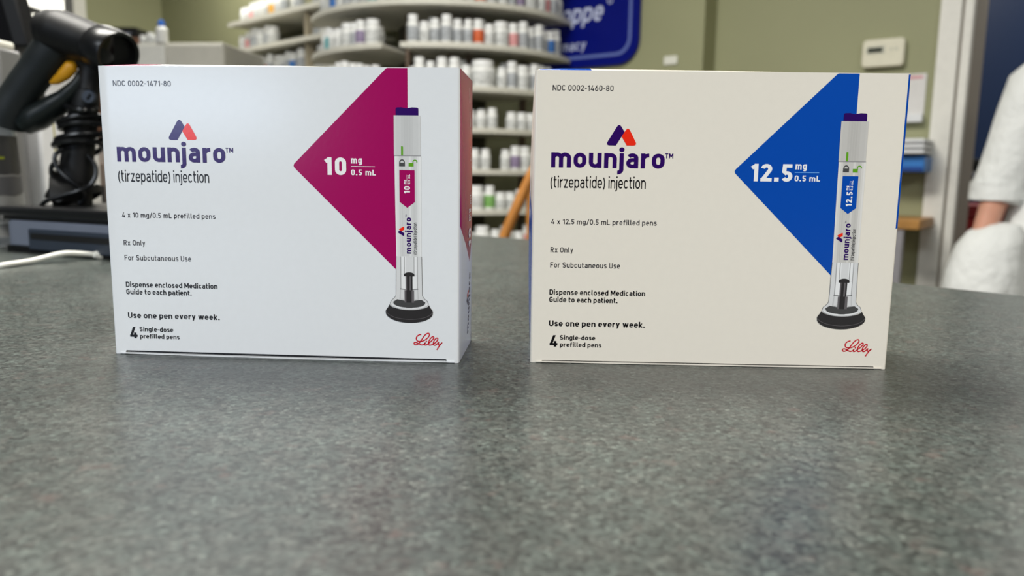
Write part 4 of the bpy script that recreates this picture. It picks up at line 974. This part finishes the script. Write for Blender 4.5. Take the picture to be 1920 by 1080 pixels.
ks = list(J); E_ = [('pelvis', 'spine'), ('spine', 'chest'), ('chest', 'neck0'), ('neck0', 'neck1'), ('neck1', 'head0'), ('head0', 'head1'), ('head1', 'crown')]
for s_ in 'lr': E_ += [('chest', 'sh'+s_), ('sh'+s_, 'el'+s_), ('el'+s_, 'wr'+s_), ('wr'+s_, 'ha'+s_), ('pelvis', 'hi'+s_), ('hi'+s_, 'kn'+s_), ('kn'+s_, 'an'+s_), ('an'+s_, 'to'+s_)]
me.from_pydata([J[k][:3] for k in ks], [(ks.index(a), ks.index(b)) for a, b in E_], []); me.materials.append(skin)
bo = bpy.data.objects.new('body', me); COL.objects.link(bo); bo.parent = pe
sk = bo.modifiers.new('skin', 'SKIN'); sb = bo.modifiers.new('sub', 'SUBSURF'); sb.levels = 2; sb.render_levels = 2
for i, k in enumerate(ks):
    v = me.skin_vertices[0].data[i]; v.radius = J[k][3:5]; v.use_root = (k == 'pelvis')
sk.use_smooth_shade = True
def ell(cx, cy, z, rx, ry, n=40, wob=0, ph=0): return [(cx+rx*(1+wob*math.sin(5*t+ph))*math.cos(t), cy+ry*(1+wob*math.sin(7*t+ph))*math.sin(t), z) for t in [2*PI*i/n for i in range(n)]]
mb = MB()
mb.loft([ell(*q) for q in [(0, 0, 1.425, .062, .058), (0, 0, 1.395, .085, .07), (0, 0, 1.37, .15, .085), (0, 0, 1.33, .205, .105), (0, 0, 1.25, .215, .12), (0, 0, 1.10, .218, .125), (0, 0, 1.0, .230, .13), (0, 0, .92, .245, .14), (0, 0, .82, .258, .15, 40, .015), (0, 0, .70, .268, .16, 40, .025, 1), (0, 0, .56, .28, .17, 40, .03, 2)]], cap=False)
def sleeve(sgn):
    a = Vector(J['shl'][:3]); b = Vector(J['ell'][:3]); a.x *= -sgn; b.x *= -sgn; d = (b-a).normalized()
    P_ = [a-d*.02+Vector((-.02*-sgn*-1, 0, .012)), a+d*.03, a+d*.12, a+d*.20, b-d*.035, b+d*.005, b+d*.025, b+d*.027]; R_ = [.050, .076, .074, .068, .064, .066, .063, .045]
    rings = []
    for p_, r_ in zip(P_, R_):
        side = Vector((0, 1, 0)); side = (side-d*side.dot(d)).normalized(); up = side.cross(d)
        rings.append([p_+up*math.cos(2*PI*k/24)*r_+side*math.sin(2*PI*k/24)*r_ for k in range(24)])
    mb.loft(rings, cap=False)
sleeve(1); sleeve(-1)
coat = mb.build('lab_coat', coatm, pe, ang=80); 
for sgn in (-1, 1):
    mb = MB(); mb.loft([ell(sgn*(x+.010), -.03, z, rx, ry, 28) for z, x, rx, ry in ((.928, .262, .010, .02), (.922, .270, .040, .045), (.904, .284, .064, .062), (.868, .296, .080, .075), (.80, .303, .092, .085), (.72, .306, .097, .09), (.62, .298, .092, .09), (.57, .293, .086, .085))]); mb.build('coat_pocket', coatm, coat)
mb = MB(); mb.tube([(.012, -.074, 1.385), (.012, -.122, 1.2), (.012, -.133, 1.0), (.012, -.155, .82), (.012, -.175, .57)], .005, 8); mb.build('coat_front_edge', coatm, coat)
mb = MB(); mb.loft([ell(-.262, .03, z, r, r, 24) for z, r in ((1.03, .062), (1.032, .067), (.985, .068), (.983, .05))], cap=False); mb.build('sleeve_cuff', coatm, coat)
tro = mat('dark_trousers', (44, 46, 54), .8)
mb = MB()
for sgn in (-1, 1): mb.loft([ell(sgn*.1, 0, z, r, r*1.05, 24) for z, r in ((.84, .10), (.6, .085), (.3, .07), (.08, .065))])
mb.build('trousers', tro, pe)
for sgn in (-1, 1):
    mb = MB(); mb.loft([[(sgn*.105+x*s1, -.05+y*s1, z) for x, y in [(.05*math.cos(t), .135*math.sin(t)) for t in [2*PI*i/20 for i in range(20)]]] for z, s1 in ((.0, .95), (.02, 1.05), (.06, .9), (.09, .6))])
    mb.build('shoe', blk, pe)
mb = MB(); mb.loft([ell(0, .012, z, rx, ry, 28) for z, rx, ry in ((1.48, .078, .07), (1.54, .086, .09), (1.61, .086, .1), (1.66, .06, .07), (1.685, .01, .01))]); mb.build('hair', mat('brown_hair', (70, 50, 38), .6), pe)
for sgn in (-1, 1): MB().lathe([(.001, -.008), (.008, 0), (.001, .008)], (sgn*.028, -.098, 1.565), 12).build('eye', mat('eye_dark', (30, 26, 24), .2), pe)
mb = MB(); mb.loft([ell(0, -.105, z, rx, ry, 12) for z, rx, ry in ((1.56, .006, .006), (1.535, .010, .016), (1.522, .013, .018), (1.516, .004, .006))]); mb.build('nose', skin, pe)
mb = MB(); mb.tube([(-.022, -.098, 1.495), (0, -.105, 1.492), (.022, -.098, 1.495)], .004, 8); mb.build('mouth', mat('lips', (168, 96, 90), .5), pe)
